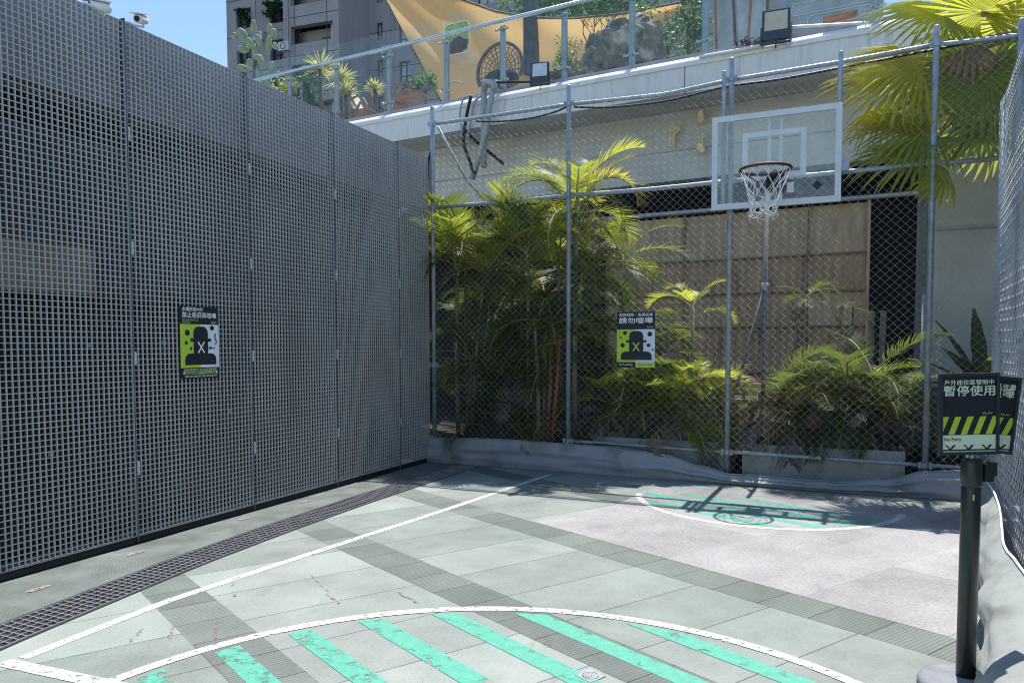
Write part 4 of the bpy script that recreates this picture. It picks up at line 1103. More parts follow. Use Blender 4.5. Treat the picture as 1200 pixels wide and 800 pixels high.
leafy('terrace_shrub', 'bushy green herb in the pale pot at the foot of the sail', 'shrub', T(.75, 498, 98), .32, .25, .26, 500, M['leaf_far'], .06, 6, 5.74)
leafy('terrace_shrub', 'tall leafy bush behind the boulder', 'shrub', T(2.0, 782, 40), .75, .5, .6, 1500, M['leaf_far'], .07, 8, 5.74)
leafy('tree', 'broad green tree rising behind the sail and boulder', 'tree', T(9.0, 720, 4), 3.2, 2., 1.5, 4500, M['leaf_far'], .2, 9, 3.0)
leafy('terrace_shrub', 'feathery hanging greenery just left of the glass post past the boulder', 'shrub', T(1.4, 806, 22), .38, .4, .75, 1100, M['leaf_far'], .09, 15, 5.74)
leafy('terrace_shrub', 'olive bush in front of the boulder foot', 'shrub', T(.7, 668, 66), .32, .25, .30, 420, M['leaf_far'], .05, 16, 5.74)
leafy('terrace_shrub', 'grey-green shrub filling the gap between column cactus and yucca', 'shrub', T(.9, 362, 98), .40, .3, .45, 700, M['leaf_dark'], .06, 17, 5.74)
t = thing('reflection_banner', 'pale cloth standing in for glass reflections and a banner, on leaning poles behind the glass beside the cream floodlight', 'screen', T(1.3, 865, 50))
a, b2 = T(1.3, 836, 55), T(1.3, 902, 45); a.z = b2.z = 5.75
obj('fabric', MB().grid(lambda u, v: tuple(a.lerp(b2, u)+Vector((0, 0, .15+2.0*v))+BN*(.05*math.sin(u*9+v*2))), 20, 14), mat('reflection_cloth', (.50, .52, .55), .8, var=.25, scale=2.5), t, True)  # pale cloth: a banner plus whitish glass reflections put into its colour
for k, (f0, f1) in enumerate(((.1, .0), (.45, .3), (.62, .75), (.95, 1.))): obj('pole', MB().tube([a.lerp(b2, f0)-BN*.08, a.lerp(b2, f1)-BN*.08+Vector((0, 0, 2.3))], .022, 7), M['bark' if k % 2 else 'wood'], t, True)
# chairs
def folding_chair(px, py, off, label, seed, flip=1):
    c = T(off, px, py); b = Vector((c.x, c.y, 5.74)); t = thing('folding_chair', label, 'chair', b)
    e1, z = BE*flip, Vector((0, 0, 1))
    for sg in (-1, 1):
        w_ = BN*(.24*sg)
        obj('leg', MB().tube([b+w_-e1*.28, b+w_+e1*.22+z*.75], .026, 8), M['wood'], t)
        obj('leg', MB().tube([b+w_*.9+e1*.30, b+w_*.9-e1*.12+z*.50], .024, 8), M['wood'], t)
        obj('arm', MB().tube([b+w_-e1*.10+z*.62, b+w_+e1*.36+z*.50], .022, 8), M['wood'], t)
    mb = MB()
    for k in range(6): mb.obox(b-e1*(.2-.09*k)+z*(.36-.012*k), e1*.035, BN*.22, z*.01)
    obj('seat', mb, M['wood'], t)
    mb = MB()
    for k in range(6): mb.obox(b+e1*(.10+.045*k)+z*(.42+.07*k), (e1*.5+z*.85)*.03, BN*.22, (e1*.85-z*.5)*.008)
    obj('backrest', mb, M['wood'] if seed else M['cushion_pale'], t)
folding_chair(426, 117, .75, 'wooden folding chair with a round white cushion', 0, -1)
folding_chair(466, 112, .85, 'reddish wooden deck chair with slatted back beside the small yucca', 1, 1)
t = thing('roof_cover', 'dark folded cover lying on timber by the deck chair', 'cover', T(.6, 490, 116))
a = T(.6, 470, 116); b2 = T(.6, 497, 110)
obj('timber', MB().obox((a+b2)/2+Vector((0, 0, -.03)), (b2-a)/2, BN*.12, Vector((0, 0, .05))), M['wood'], t)
obj('sheet', MB().grid(lambda u, v: tuple(a.lerp(b2, u)+BN*(.28*v-.05)+Vector((0, 0, .03+.22*(1-u)*math.sin(1.2*v+.6)))), 8, 6), M['cushion'], t, True)
# rattan egg chair
t = thing('egg_chair', 'round rattan egg chair with dark cushion in front of the tan sail', 'chair', T(1.0, 590, 108))
def epx(w, f=1.): return (586+26*f*math.cos(w), 82-31*f*math.sin(w)-7*math.cos(w)*f)
P = [T(1.0, *epx(R(-25+230*k/30))) for k in range(31)]
obj('hoop_frame', MB().tube(P, .035, 8), M['rattan'], t, True)
mb = MB()
for k in range(15):
    w = R(-10+200*k/14)
    mb.tube([T(1.0, *epx(w)), T(1.25, *epx(w, .6)), T(1.3, 586, 88)], .009, 4, False)
for f in (.85, .68, .5, .3): mb.tube([T(1.0+.35*(1-f), *epx(R(-15+210*k/20), f)) for k in range(21)], .009, 4, False)
obj('weave', mb, M['rattan'], t)
obj('cushion', MB().blob(T(1.1, 590, 92), .34, .25, .17, 2, .1), M['cushion'], t, True)
obj('stand', MB().tube([T(1.0, 563, 98), T(1.0, 580, 102), T(1.0, 606, 97)], .045, 8), M['rattan'], t, True)
t = tag(obj('wire_hoop', MB().tube([T(.4, 520+22*k/12, 104-5.5*math.sin(math.pi*k/12)-k*.45) for k in range(13)], .015, 6), M['pvc'], None, True), 'thin wire hoop arched at the foot of the sail', 'hoop')
# boulders
def rock(label, px, py, off, rx, ry, rz, seed):
    c = T(off, px, py); o = obj('boulder', MB().blob(c, rx, ry, rz, seed, .20, 40, 26, None, 1.6), M['rock'], None, False)
    tag(o, label, 'boulder', 'boulders on the terrace')
rock('large pale-topped boulder rising behind the railing post', 738, 55, 1.1, .56, .4, .46, 3)
rock('low dark boulder leaning on the larger one', 702, 70, .95, .30, .25, .40, 5)
rock('flat grey stone lying by the floodlight', 662, 88, .6, .30, .2, .12, 7)
# leafless bush
def bare_tree(label, px, py, off, h, seed):
    c = T(off, px, py); b = Vector((c.x, c.y, 5.74)); g = random.Random(seed); t = thing('bare_bush', label, 'bush', b); mb = MB()
    tw = MB()
    def grow(p, d, L, r, lev):
        q = p+d*L; (mb if lev < 2 else tw).tube([p, (p+q)/2+Vector((g.uniform(-.02, .02), 0, g.uniform(-.01, .02))), q], [r, r*.85, r*.65], 5, False)
        if lev >= 5: return
        for k in range(g.choice((2, 3))):
            dd = (d+Vector((g.uniform(-1, 1), g.uniform(-.6, .6), g.uniform(-.45, .6)))*.75).normalized(); grow(q, dd, L*g.uniform(.6, .8), r*.62, lev+1)
    grow(b, Vector((.02, 0, 1)), h*.5, .035, 0); 
    obj('trunk', mb, M['bark'], t, True); obj('twigs', tw, M['leaf_far'], t)
bare_tree('twiggy olive-green bush with bare branches beside the boulder', 697, 70, 1.5, 1.15, 4)
bare_tree('low spiky bare bush in front of the tan sail', 672, 82, 1.0, .45, 8)
t = tag(obj('steel_post', slab(MB(), 0, .26, 0, .2, 0, 3.4), M['dark_metal']), 'dark square steel post holding up the tan sail', 'post')
t.location = T(2.4, 620, 110)-terr(.13, 0, 0); t.location.z = 5.74

# ------------------------------------------------------------------ tan shade sail with printed picture
SO = 2.0
def sail_uv(u, v):
    # v = 0 lower edge, 1 upper edge (catenary); u along
    x0 = 457+60*(1-v)*.98
    top = [(0, 430, -42), (.2, 520, -8), (.35, 580, 13.5), (.5, 625, 21), (.62, 672, 22), (.78, 735, 15.5), (1, 803, 2)]
    bot = [(0, 517, 120), (.3, 580, 120), (.55, 650, 112), (.72, 700, 96), (.85, 752, 48), (1, 806, 8)]
    tx, ty = lerp(top, u); bx, by = lerp(bot, u)
    px, py = bx+(tx-bx)*v, by+(ty-by)*v
    off = SO+.5*math.sin(math.pi*u)*math.sin(math.pi*v)+.9*v*v*(1-u)+.05*math.sin(u*22+v*9)
    return T(off, px, py)
ss = thing('shade_sail', 'large tan shade sail stretched behind the railing with a printed picture', 'shade sail', T(SO, 620, 110))
obj('cloth', MB().grid(sail_uv, 60, 24), M['sail'], ss, True)
ed2 = MB().tube([sail_uv(k/40, 1) for k in range(41)], .02, 5); ed2.tube([sail_uv(0, k/16) for k in range(17)], .018, 5)
obj('edge_rope', ed2, M['rattan'], ss, True)
def find_uv(px, py):
    best = None
    for i in range(81):
        for j in range(41):
            p = sail_uv(i/80, j/40); d = p-CAM; z = d.dot(fw); x = CX+FPX*d.dot(rt)/z; y = CY-FPX*d.dot(up)/z
            e2 = (x-px)**2+(y-py)**2
            if best is None or e2 < best[0]: best = (e2, p)
    return best[1]
pc = find_uv(544, 51); pc = T((pc-BP).dot(BN)+.12, 544, 51); sx_ = (find_uv(561, 47)-find_uv(525, 55)); sx_.z *= .3
A_ = BE.copy(); B_ = Vector((0, 0, 1)); pw = .30; ph = .31
def rrect(w, h, r, n=6):
    P = []
    for cx_, cy_, a0 in ((w-r, h-r, 0), (-w+r, h-r, 90), (-w+r, -h+r, 180), (w-r, -h+r, 270)):
        for i in range(n+1): P.append((cx_+r*math.cos(R(a0+90*i/n)), cy_+r*math.sin(R(a0+90*i/n))))
    return P
Fp = Face(pc-BN*.30, A_, B_)
pr = obj('printed_picture', MB().prism([Fp.p(x, y, 0) for x, y in rrect(pw+.02, ph+.02, .12)], BN*.012), M['sign_white'], ss)
obj('picture_leaves', Fp.poly(MB(), rrect(pw, ph, .11), .003), M['print_green'], pr)
obj('picture_earth', Fp.poly(MB(), [(x, y) for x, y in rrect(pw, ph, .11) if y < -.05]+[(-pw, -.02), (-.1, .01), (0, .05), (.12, .0), (pw, -.04)][::-1] if False else [(-pw, -.1), (-pw*.8, -.26), (-.1, -ph), (.12, -ph), (pw*.85, -.24), (pw, -.08), (.15, -.02), (.05, .05), (-.1, -.02)], .005), M['print_dark'], pr)
obj('picture_flowers', Fp.poly(MB(), [(-pw, -.14), (-.16, -.12), (-.13, .0), (-.18, .03), (-pw, .02)], .007), M['print_red'], pr)
FS = Face(pc-BN*.30+Vector((0, 0, -.60)), A_, B_)
for body, x, y, wd in (('城市角落花園', -.40, .16, .86), ('歡迎光臨', -.22, .0, .66), ('屋頂露台', -.25, -.16, .5)): FS.text(pr, body, x, y, .11, M['window_pale'], .002, 0, width=wd)

# ------------------------------------------------------------------ floodlights
def floodlight(label, px, py, off, w, h, face, yaw):
    c = T(off, px, py); t = thing('floodlight', label, 'floodlight', c-Vector((0, 0, h*.6)), 'floodlights on the terrace edge')
    a = (BE*math.cos(yaw)+BN*math.sin(yaw)); z = Vector((0, 0, 1)); n = a.cross(z)
    tip = .12; b = (z-n*tip*-1).normalized() if False else (z+n*(-.12)).normalized(); n2 = a.cross(b)
    obj('housing', MB().obox(c, a*w/2, b*h/2, n2*.035), M['floodlight'], t)
    obj('lamp_glass', MB().obox(c+n2*.036+b*h*.12, a*w*.41, b*h*.32, n2*.004), M[face], t)
    mb = MB()
    for k in range(7): mb.obox(c-n2*.05+a*(w*.12*(k-3)), a*.006, b*h*.4, n2*.02)
    obj('cooling_fins', mb, M['floodlight'], t)
    mb = MB()
    for sg in (-1, 1): mb.obox(c+a*sg*(w/2+.012)-b*h*.32, a*.008, b*h*.28, n2*.02)
    mb.obox(c-b*(h*.6), a*(w/2+.02), b*.008, n2*.02)
    obj('bracket', mb, M['floodlight'], t)
    obj('cable', MB().tube([c-n2*.06, c-n2*.1-b*h*.5, c-n2*.02-b*h*.75], .01, 5), M['cable'], t)
floodlight('smaller dark floodlight with pale blue glass above the fence top rail', 633, 86, -.05, .29, .33, 'lamp_face_blue', .25)
floodlight('larger dark floodlight with cream glass above the backboard', 909.5, 30, -.05, .37, .42, 'lamp_face', .12)
obj_c = T(-.05, 600, 97)
cable('dark arm bar from the conduit to the blue floodlight', [T(.0, 572, 97), T(-.02, 600, 96.5), T(-.05, 624, 96)], .02)
# small finds on the kerb
t = thing('ledge_planting', 'dark clump of dry creeper hanging over the ledge beside the cream floodlight', 'plant', T(.02, 878, 48))
mb = MB(); g = random.Random(3)
for k in range(90):
    p = T(.02, 862+34*g.random(), 45+6*g.random()); leaf_blade(mb, p, Vector((g.uniform(-1, 1), -.6, g.uniform(-.6, .4))), Vector((0, 0, 1)), .16, .008, .9)
obj('stems', mb, M['cushion'], t)
t = tag(obj('brick_row', MB().obox((T(.16, 965, 25)+T(.16, 1005, 16))/2, (T(.16, 1005, 16)-T(.16, 965, 25))/2, BN*.05, Vector((0, 0, .035))), M['brick']), 'short row of red bricks on the terrace kerb', 'bricks')
# white outline mark on a pale board behind the glass
t = thing('window_board', 'pale board behind the railing glass with a white outlined sign', 'board', T(.9, 980, 30))
a, b2 = T(.9, 925, 48), T(.9, 1035, 26)
o_ = Vector((a.x, a.y, 5.75)); wid = (Vector((b2.x, b2.y, 0))-Vector((a.x, a.y, 0))).length
FB = Face(o_, (Vector((b2.x, b2.y, 0))-Vector((a.x, a.y, 0))), (0, 0, 1))
obj('board', MB().obox(FB.p(wid/2, .7, -.02), FB.a*wid/2, FB.b*.7, FB.n*.015), mat('pale_board', (.33, .37, .40), .35, var=.35, scale=2.5), t)
px0 = (T(.9, 948, 12)-o_); u0 = px0.dot(FB.a)
P = [FB.p(u0+.42+x, .47+y, .004) for x, y in rrect(.44, .085, .08)]
obj('outline', MB().tube(P+[P[0]], .010, 5), M['white_mark'], t, True)
P = [FB.p(u0+.28+x, .68+y, .004) for x, y in rrect(.52, .085, .06)]
obj('outline', MB().tube(P+[P[0]], .008, 5), M['white_mark'], t, True)
FB.text(t, 'COOL FT. LAND', u0+.06, .43, .10, M['white_mark'], .002, .0, width=.70)

# ------------------------------------------------------------------ tower block far behind
dv = ray(-1875, 404); TE = -Vector((dv.x, dv.y, 0)).normalized(); TN = Vector((-TE.y, TE.x, 0))
TP = CAM+ray(265, 60)*60.0; TP.z = 0
def tw(px, py, off=0.):
    p = on_plane(TP+TN*off, TN, px, py); return (p-TP).dot(TE), p.z
def tbox(mb, s0, s1, o0, o1, z0, z1):
    return mb.obox(TP+TE*((s0+s1)/2)+TN*((o0+o1)/2)+Vector((0, 0, (z0+z1)/2)), TE*((s1-s0)/2), TN*((o1-o0)/2), Vector((0, 0, (z1-z0)/2)))
tower = thing('tower_block', 'dark grey tiled apartment tower far behind the terrace', 'building', TP)
def wall_open(s0, s1, z0, z1, o0, o1, ops):
    mb = MB()
    S = sorted({s0, s1, *[min(max(o[0], s0), s1) for o in ops], *[min(max(o[1], s0), s1) for o in ops]})
    Zs = sorted({z0, z1, *[min(max(o[2], z0), z1) for o in ops], *[min(max(o[3], z0), z1) for o in ops]})
    for a, b in zip(S, S[1:]):
        run = None
        for c, d in zip(Zs, Zs[1:]):
            inside = any(o[0]-1e-6 <= a and b <= o[1]+1e-6 and o[2]-1e-6 <= c and d <= o[3]+1e-6 for o in ops)
            if not inside: tbox(mb, a, b, o0, o1, c, d)
    return mb
ZB, ZT = 4., 62.
def openings(rects, off=0.):
    out = []
    for x0, y0, x1, y1 in rects:
        a, b = tw(x0, (y0+y1)/2, off), tw(x1, (y0+y1)/2, off); c = tw((x0+x1)/2, y1, off)[1]; d = tw((x0+x1)/2, y0, off)[1]
        out.append((a[0], b[0], c, d))
    return out
FLOOR = openings([(277, 10, 293, 34)])[0][3]-openings([(277, 53, 293, 77)])[0][3]
def stack(rects, off, n_up=6, n_dn=3):
    base = openings(rects, off); out = []
    for o in base:
        for k in range(-n_dn, n_up+1): out.append((o[0], o[1], o[2]+k*FLOOR, o[3]+k*FLOOR))
    return out
sL = tw(266, 50)[0]; sM = tw(332, 40)[0]; sR = tw(397, 40)[0]
opL = stack([(277, 10, 294, 34), (316, 3, 332.5, 27)], 0)
opM = stack([(341, 28, 390, 49)], -1.5); opM = [(o[0], o[1], o[2], o[3]) for o in opM]
obj('wall', wall_open(sL, sM, ZB, ZT, 0, .5, opL), M['tower'], tower)
sMm = tw(332, 40, -1.5)[0]; sRm = tw(397, 40, -1.5)[0]
obj('wall', wall_open(sMm, sRm, ZB, ZT, -1.5, -1.0, opM), M['tower'], tower)
obj('wall', tbox(MB(), sRm-.4, sRm-.001, -.99, 4, ZB, ZT), M['tower'], tower)
sR0 = tw(402, 40, 3.)[0]; sR1 = tw(1000, 40, 3.)[0]
opR = stack([(441.5, 27, 448.5, 47), (467.5, 28, 481, 52)], 3.0)
opR += stack([(520, 27, 535, 50), (560, 27, 580, 50), (612, 27, 640, 50), (668, 27, 690, 50)], 3.0)
obj('wall', wall_open(sR0-1.2, sR1, ZB, ZT, 3.0, 3.5, opR), M['tower'], tower)
obj('wall', tbox(MB(), sL, sL+.4, .51, 14, ZB, ZT), M['tower'], tower)
obj('fin', tbox(MB(), sR0-.05, sR0+.15, 2.2, 2.99, ZB, ZT), M['tower'], tower)
sF = tw(411, 40, 3.)[0]; obj('fin', tbox(MB(), sF, sF+.12, 2.6, 2.99, ZB, ZT), mat('fin_pale', (.33, .32, .33), .6), tower)
obj('core', tbox(MB(), sL+.6, sR1, 4.5, 14, ZB, ZT-1), M['void'], tower)
obj('roof', tbox(MB(), sL, sR1, 3.55, 14, ZT, ZT+.4), M['tower'], tower)
zlo, zhi = tw(300, 150)[1], tw(300, -40)[1]
def panes(ops, off, pale=()):
    for i, o in enumerate(ops):
        if o[3] < zlo or o[2] > zhi: continue
        w_ = obj('window', tbox(MB(), o[0], o[1], off+.36, off+.40, o[2], o[3]), M['window_pale'] if pale == 'all' else M['window'], tower)
        mb = MB(); f_ = .05
        tbox(mb, o[0], o[0]+f_, off+.28, off+.359, o[2], o[3]); tbox(mb, o[1]-f_, o[1], off+.28, off+.359, o[2], o[3]); m0 = (o[0]+o[1])/2
        tbox(mb, m0-.03, m0+.03, off+.28, off+.359, o[2], o[3]); tbox(mb, o[0]+f_, m0-.03, off+.28, off+.359, o[2]+.5, o[2]+.55); tbox(mb, m0+.03, o[1]-f_, off+.28, off+.359, o[2]+.5, o[2]+.55)
        obj('frame', mb, M['tower_dark'], w_)
panes(opL, 0.); panes(opR, 3., 'all')
for o in opM:          # recessed balconies
    if o[3] < zlo or o[2] > zhi: continue
    lo = obj('loggia', tbox(MB(), o[0], o[1], -.4, -.35, o[2], o[3]), mat('loggia_beige', (.33, .31, .26), .8, var=.1) if 'loggia_beige' not in bpy.data.materials else bpy.data.materials['loggia_beige'], tower)
    w_ = o[1]-o[0]; h_ = o[3]-o[2]
    obj('shutter', tbox(MB(), o[0], o[0]+w_*.13, -.9, -.85, o[2], o[3]), M['window'], lo)
    obj('shutter', tbox(MB(), o[1]-w_*.15, o[1], -.9, -.85, o[2], o[3]), M['window_pale'], lo)
    obj('pane', tbox(MB(), o[0]+w_*.56, o[0]+w_*.83, -.46, -.405, o[2]+h_*.05, o[2]+h_*.5), M['window'], lo)
mb = MB()
for k in range(-4, 8):
    z = openings([(341, 28, 390, 49)], -1.5)[0][2]-.9+k*FLOOR
    tbox(mb, sMm, sRm, -1.512, -1.502, z, z+.05); tbox(mb, sL, sM, -.012, -.002, z, z+.05); tbox(mb, sR0+.3, sR1, 2.988, 2.998, z, z+.05)
for s, o in ((tw(345, 40, -1.5)[0], -1.5), (tw(383, 40, -1.5)[0], -1.5), (tw(300, 40)[0], 0), (tw(429, 40, 3.)[0], 3.)): tbox(mb, s, s+.05, o-.0135, o-.0025, ZB, ZT)
obj('tile_joints', mb, M['tower_dark'], tower)
for px, py, off in ((412, 55, 3.), (455, 60, 3.), (335, 56, -1.5), (489, 20, 3.), (305, 44, 0.)):
    a, b = tw(px, py, off)
    ac = obj('air_conditioner', tbox(MB(), a-.45, a+.45, off-.36, off-.02, b-.32, b+.32), M['window_pale'], tower)
    c_ = TP+TE*a+TN*(off-.365)+Vector((0, 0, b)); obj('fan_grille', MB().ring(c_, TE, (0, 0, 1), .22, .025, 20, 5), M['tower_dark'], ac)
for px, off in ((338, -1.5), (421, 3.), (462, 3.)):
    a = tw(px, 40, off)[0]; obj('drainpipe', tbox(MB(), a-.05, a+.05, off-.12, off-.016, ZB, ZT), mat('drainpipe_grey', (.34, .33, .35), .6), tower)
# shrubs in two of the tower windows
wp = TP+TE*(opL[-1][0]-.1)+TN*(-.3)
for i, (px, py, r) in enumerate(((318, 10, .75), (284, 18, .5))):
    c = on_plane(TP-TN*.35, TN, px, py)
    leafy('balcony_plant', 'dark shrub spilling from a tower window, ' + ('wide and bushy' if i == 0 else 'small, in the window column beside the sky'), 'plant', c, r, .4, r*.9, 450, M['leaf_dark'], .22, 20+i)
# ------------------------------------------------------------------ palms
def frond_mesh(name, L, n, ll, arch, seed, petiole=.22, lift=.5, w=.006, ragged=0., ldroop=.35):
    """feather frond: starts at the origin, runs along +x, arches over in -z"""
    g = random.Random(seed); mb = MB(); pts = []; d = Vector((1, 0, 0)); p = Vector((0, 0, 0)); N_ = 22; side = Vector((0, 1, 0))
    dirs = []
    for i in range(N_+1):
        pts.append(p.copy()); dirs.append(d.copy()); ang = arch/N_*(.4+1.2*i/N_)
        d = (d*math.cos(ang)+Vector((d.z, 0, -d.x))*math.sin(ang)*1).normalized() if True else d
        p = p+d*L/N_
    for k in range(n):
        f = petiole+(1-petiole)*k/(n-1); x = f*N_; i = min(N_-1, int(x)); q = pts[i].lerp(pts[i+1], x-i); t = dirs[i]
        nrm = side.cross(t)*-1 if True else None
        nrm = Vector((-t.z, 0, t.x))
        prof = math.sin(math.pi*min(1, (f-petiole)/(1-petiole)*.82+.18))**.7
        for sg in (-1, 1):
            if ragged and g.random() < ragged: continue
            fwd = .55+.5*(f-petiole)
            dd = (side*sg+t*fwd+nrm*(lift+g.uniform(-.12, .12))).normalized()
            leaf_blade(mb, q, dd, nrm, ll*prof*g.uniform(.85, 1.08), w*(.7+.5*prof), ldroop+g.uniform(0, .25), 3)
    rach = MB().tube(pts, [.010*(1-.75*i/N_)+.002 for i in range(N_+1)], 5, False)
    return mb, rach
def join(name, parts):
    v = []; f = []; mi = []
    for k, (mb, m) in enumerate(parts):
        n = len(v); v += mb.v; f += [tuple(i+n for i in q) for q in mb.f]; mi += [k]*len(mb.f)
    me = bpy.data.meshes.new(name); me.from_pydata(v, [], f)
    for _, m in parts: me.materials.append(m)
    me.polygons.foreach_set('material_index', mi); me.update(); return me
FR = {}
M['leaf_bright_lit'] = leaf_mat('palm_leaf_glowing', (.20, .24, .03), (.66, .68, .07), .55)  # brightest leaf copy, strong sun put into the colour
for i in range(4):
    a, b = frond_mesh('frond', 1.0, 30, .36, (.8, 1.2, 1.6, 2.0)[i], 200+i, .25, .5, .0125, .02, .3)
    FR['young', i] = join('frond', [(a, M['leaf_bright_lit']), (b, M['rachis'])])
for key, m in (('green', 'leaf'), ('lit', 'leaf_lit'), ('yellow', 'leaf_yellow'), ('dead', 'leaf_dead'), ('grey', 'leaf_grey')):
    for i in range(4):
        dead = key in ('dead', 'grey')
        a, b = frond_mesh('frond', 1.0, 38 if not dead else 34, .37, (.9, 1.35, 1.8, 2.3)[i] + (.5 if dead else 0), 10*i+len(key), .2, .45 if not dead else -.1, .0066 if not dead else .006, .06 if not dead else .25, .30 if not dead else .9)
        FR[key, i] = join('frond', [(a, M[m]), (b, M['rachis'] if not dead else M['leaf_dead'])])
def add_frond(root, loc, az, el, L, kind, var, roll=0.):
    o = bpy.data.objects.new('frond', FR[kind, var]); COL.objects.link(o); o.parent = root
    Mx = Matrix.Rotation(az, 4, 'Z') @ Matrix.Rotation(-el, 4, 'Y') @ Matrix.Rotation(roll, 4, 'X') @ Matrix.Scale(L, 4)
    o.matrix_local = Matrix.Translation(Vector(loc)) @ Mx
    return o
def areca(label, base, stems, seed, name='areca_palm'):
    """stems: list of (dx, dy, height, n fronds, frond length, kinds, stem material, el range)"""
    g = random.Random(seed); root = thing(name, label, 'palm', base)
    for dx, dy, h, nf, L, kinds, sm, (e0, e1) in stems:
        lean = Vector((dx*.35, dy*.35, 0))
        b = Vector((dx*.5, dy*.5, 0)); top = Vector((dx, dy, h))
        if h > .25:
            me = MB().tube([b, b.lerp(top, .5)+Vector((g.uniform(-.03, .03), 0, 0)), top], [.032, .026, .020], 8).mesh('stem', True)
            o = link('stem', me, M[sm]); o.parent = root
        a0 = g.uniform(0, 6.28)
        for k in range(nf):
            az = a0+k*2.4+g.uniform(-.3, .3); el = R(e0+(e1-e0)*((k+.5)/nf)+g.uniform(-8, 8))
            kind = g.choice(kinds)
            var = g.choice((0, 1, 1, 2)) if el > R(35) else g.choice((1, 2, 3))
            add_frond(root, top+Vector((g.uniform(-.02, .02), g.uniform(-.02, .02), -g.uniform(0, .08))), az, el, L*g.uniform(.8, 1.12), kind, var, g.uniform(-.3, .3))
    return root
G1 = ['green', 'green', 'lit']; G2 = ['green']; GY = ['lit', 'lit', 'yellow']; GL = ['green', 'lit', 'lit']
areca('feathery palm crowding the corner where fence meets grating wall', (.30, .50, .2), [
    (-.10, .05, 2.45, 11, 1.05, GL, 'stem', (5, 75)), (.15, .25, 2.15, 9, 1.0, G1, 'stem', (0, 70)), (-.1, .35, 1.45, 8, .95, G2, 'stem', (0, 60)), (.05, -.1, .75, 8, .8, G2, 'stem', (5, 65)), (.2, .1, 1.8, 8, .9, G2, 'stem', (-10, 55))], 21)
areca('palm with thin splayed stalks next to the corner clump', (.85, .65, .2), [
    (.10, .0, 2.20, 10, 1.15, GL, 'stem', (15, 80)), (-.15, .25, 1.9, 8, 1.0, G1, 'stem', (0, 60)), (.2, .3, 1.35, 8, .95, G2, 'stem', (0, 55)), (0, -.15, .5, 7, .8, G2, 'stem', (10, 70))], 22)
areca('tall palm with pale grey trunk just behind the second post', (1.62, .60, .2), [
    (.02, .05, 2.85, 10, 1.15, ['lit', 'yellow', 'lit', 'green'], 'trunk_grey', (-5, 75)), (-.22, .15, 2.45, 9, 1.0, GL, 'trunk_grey', (0, 70)), (.18, .3, 2.2, 8, 1.05, G1, 'stem', (-10, 60)), (-.05, .35, 1.5, 7, .9, G2, 'stem', (-10, 55))], 23)
areca('palm clump with orange lower stems beside the second post', (1.40, .24, .2), [
    (.10, .0, 1.55, 7, .85, G1, 'stem_orange', (0, 60)), (-.02, .06, 1.25, 6, .75, G2, 'stem', (0, 60)), (.20, .02, 1.35, 6, .8, G1, 'stem_orange', (0, 65)), (-.12, .03, 1.45, 5, .7, G2, 'stem_pale', (10, 60))], 24)
areca('young palm with glowing yellow-green crown against the rusty screen', (3.05, .52, .33), [
    (.10, .02, .72, 7, .58, ['young', 'lit'], 'stem', (5, 60))], 25)
cp_ = bpy.data.objects[[o.name for o in bpy.data.objects if o.get('label', '').startswith('young palm with glowing')][0]]
me = MB().tube([(.02, 0, 0), (.05, .02, .8), (.05, 0, 1.55)], [.03, .024, .018], 8).mesh('stem', True); o = link('stem', me, M['stem']); o.parent = cp_
for az, el, L, kind, var in ((3.0, R(48), .62, 'young', 3), (2.5, R(66), .55, 'young', 2), (.3, R(66), .52, 'young', 1), (.1, R(38), .55, 'young', 3), (3.35, R(28), .60, 'young', 2), (4.4, R(55), .42, 'young', 2), (1.5, R(50), .5, 'young', 1)):
    add_frond(cp_, (.05, 0, 1.52 if el > R(40) else 1.40), az, el, L, kind, var)
areca('bushy palm filling the trough behind the quiet-please notice', (2.50, .50, .33), [
    (-.25, .0, .42, 9, .85, GL, 'stem', (15, 80)), (.1, .05, .35, 9, .9, G1, 'stem', (10, 80)), (.4, .0, .4, 9, .85, GL, 'stem', (10, 80)), (.75, .0, .45, 9, .8, GL, 'stem', (10, 75)), (-.05, .2, .6, 8, .8, G1, 'stem', (0, 70)), (.55, .1, .2, 10, .8, ['grey', 'green'], 'stem', (0, 60))], 26)
areca('arching green palm in the trough below the backboard', (4.45, .52, .33), [
    (.28, .05, .72, 9, .85, ['green', 'green', 'lit', 'dead'], 'stem', (-10, 60)), (-.05, .0, .50, 8, .80, ['green', 'green', 'dead', 'lit'], 'stem', (0, 75)), (.55, .0, .55, 9, .75, G2, 'stem', (0, 65)), (.1, .15, .4, 9, .75, ['grey', 'green', 'green'], 'stem', (-10, 50)), (-.3, .05, .25, 8, .7, G2, 'stem', (0, 70))], 27)
areca('withered brown palm slumped at the left end of the backboard trough', (3.92, .48, .33), [
    (-.05, .0, .5, 12, .62, ['dead', 'dead', 'grey'], 'trunk_grey', (-30, 55)), (.15, .1, .35, 8, .6, ['dead', 'green'], 'stem', (0, 60))], 28)
areca('low grey withered fronds hanging over the far end of the backboard trough', (5.0, .45, .33), [
    (-.15, .0, .42, 11, .62, ['grey', 'grey', 'dead'], 'stem', (-30, 40)), (.1, .1, .4, 9, .7, G2, 'stem', (0, 65))], 29)
areca('dark understory palm in the soil between the corner clump and the second post', (1.05, .32, .2), [
    (-.4, .0, .25, 9, .75, G2, 'stem', (5, 75)), (.0, .05, .2, 9, .75, ['green', 'grey'], 'stem', (0, 70)), (.4, .1, .3, 9, .75, G2, 'stem', (5, 70)), (-.1, .3, .9, 9, .9, ['green', 'green', 'grey'], 'stem', (-20, 60))], 30)
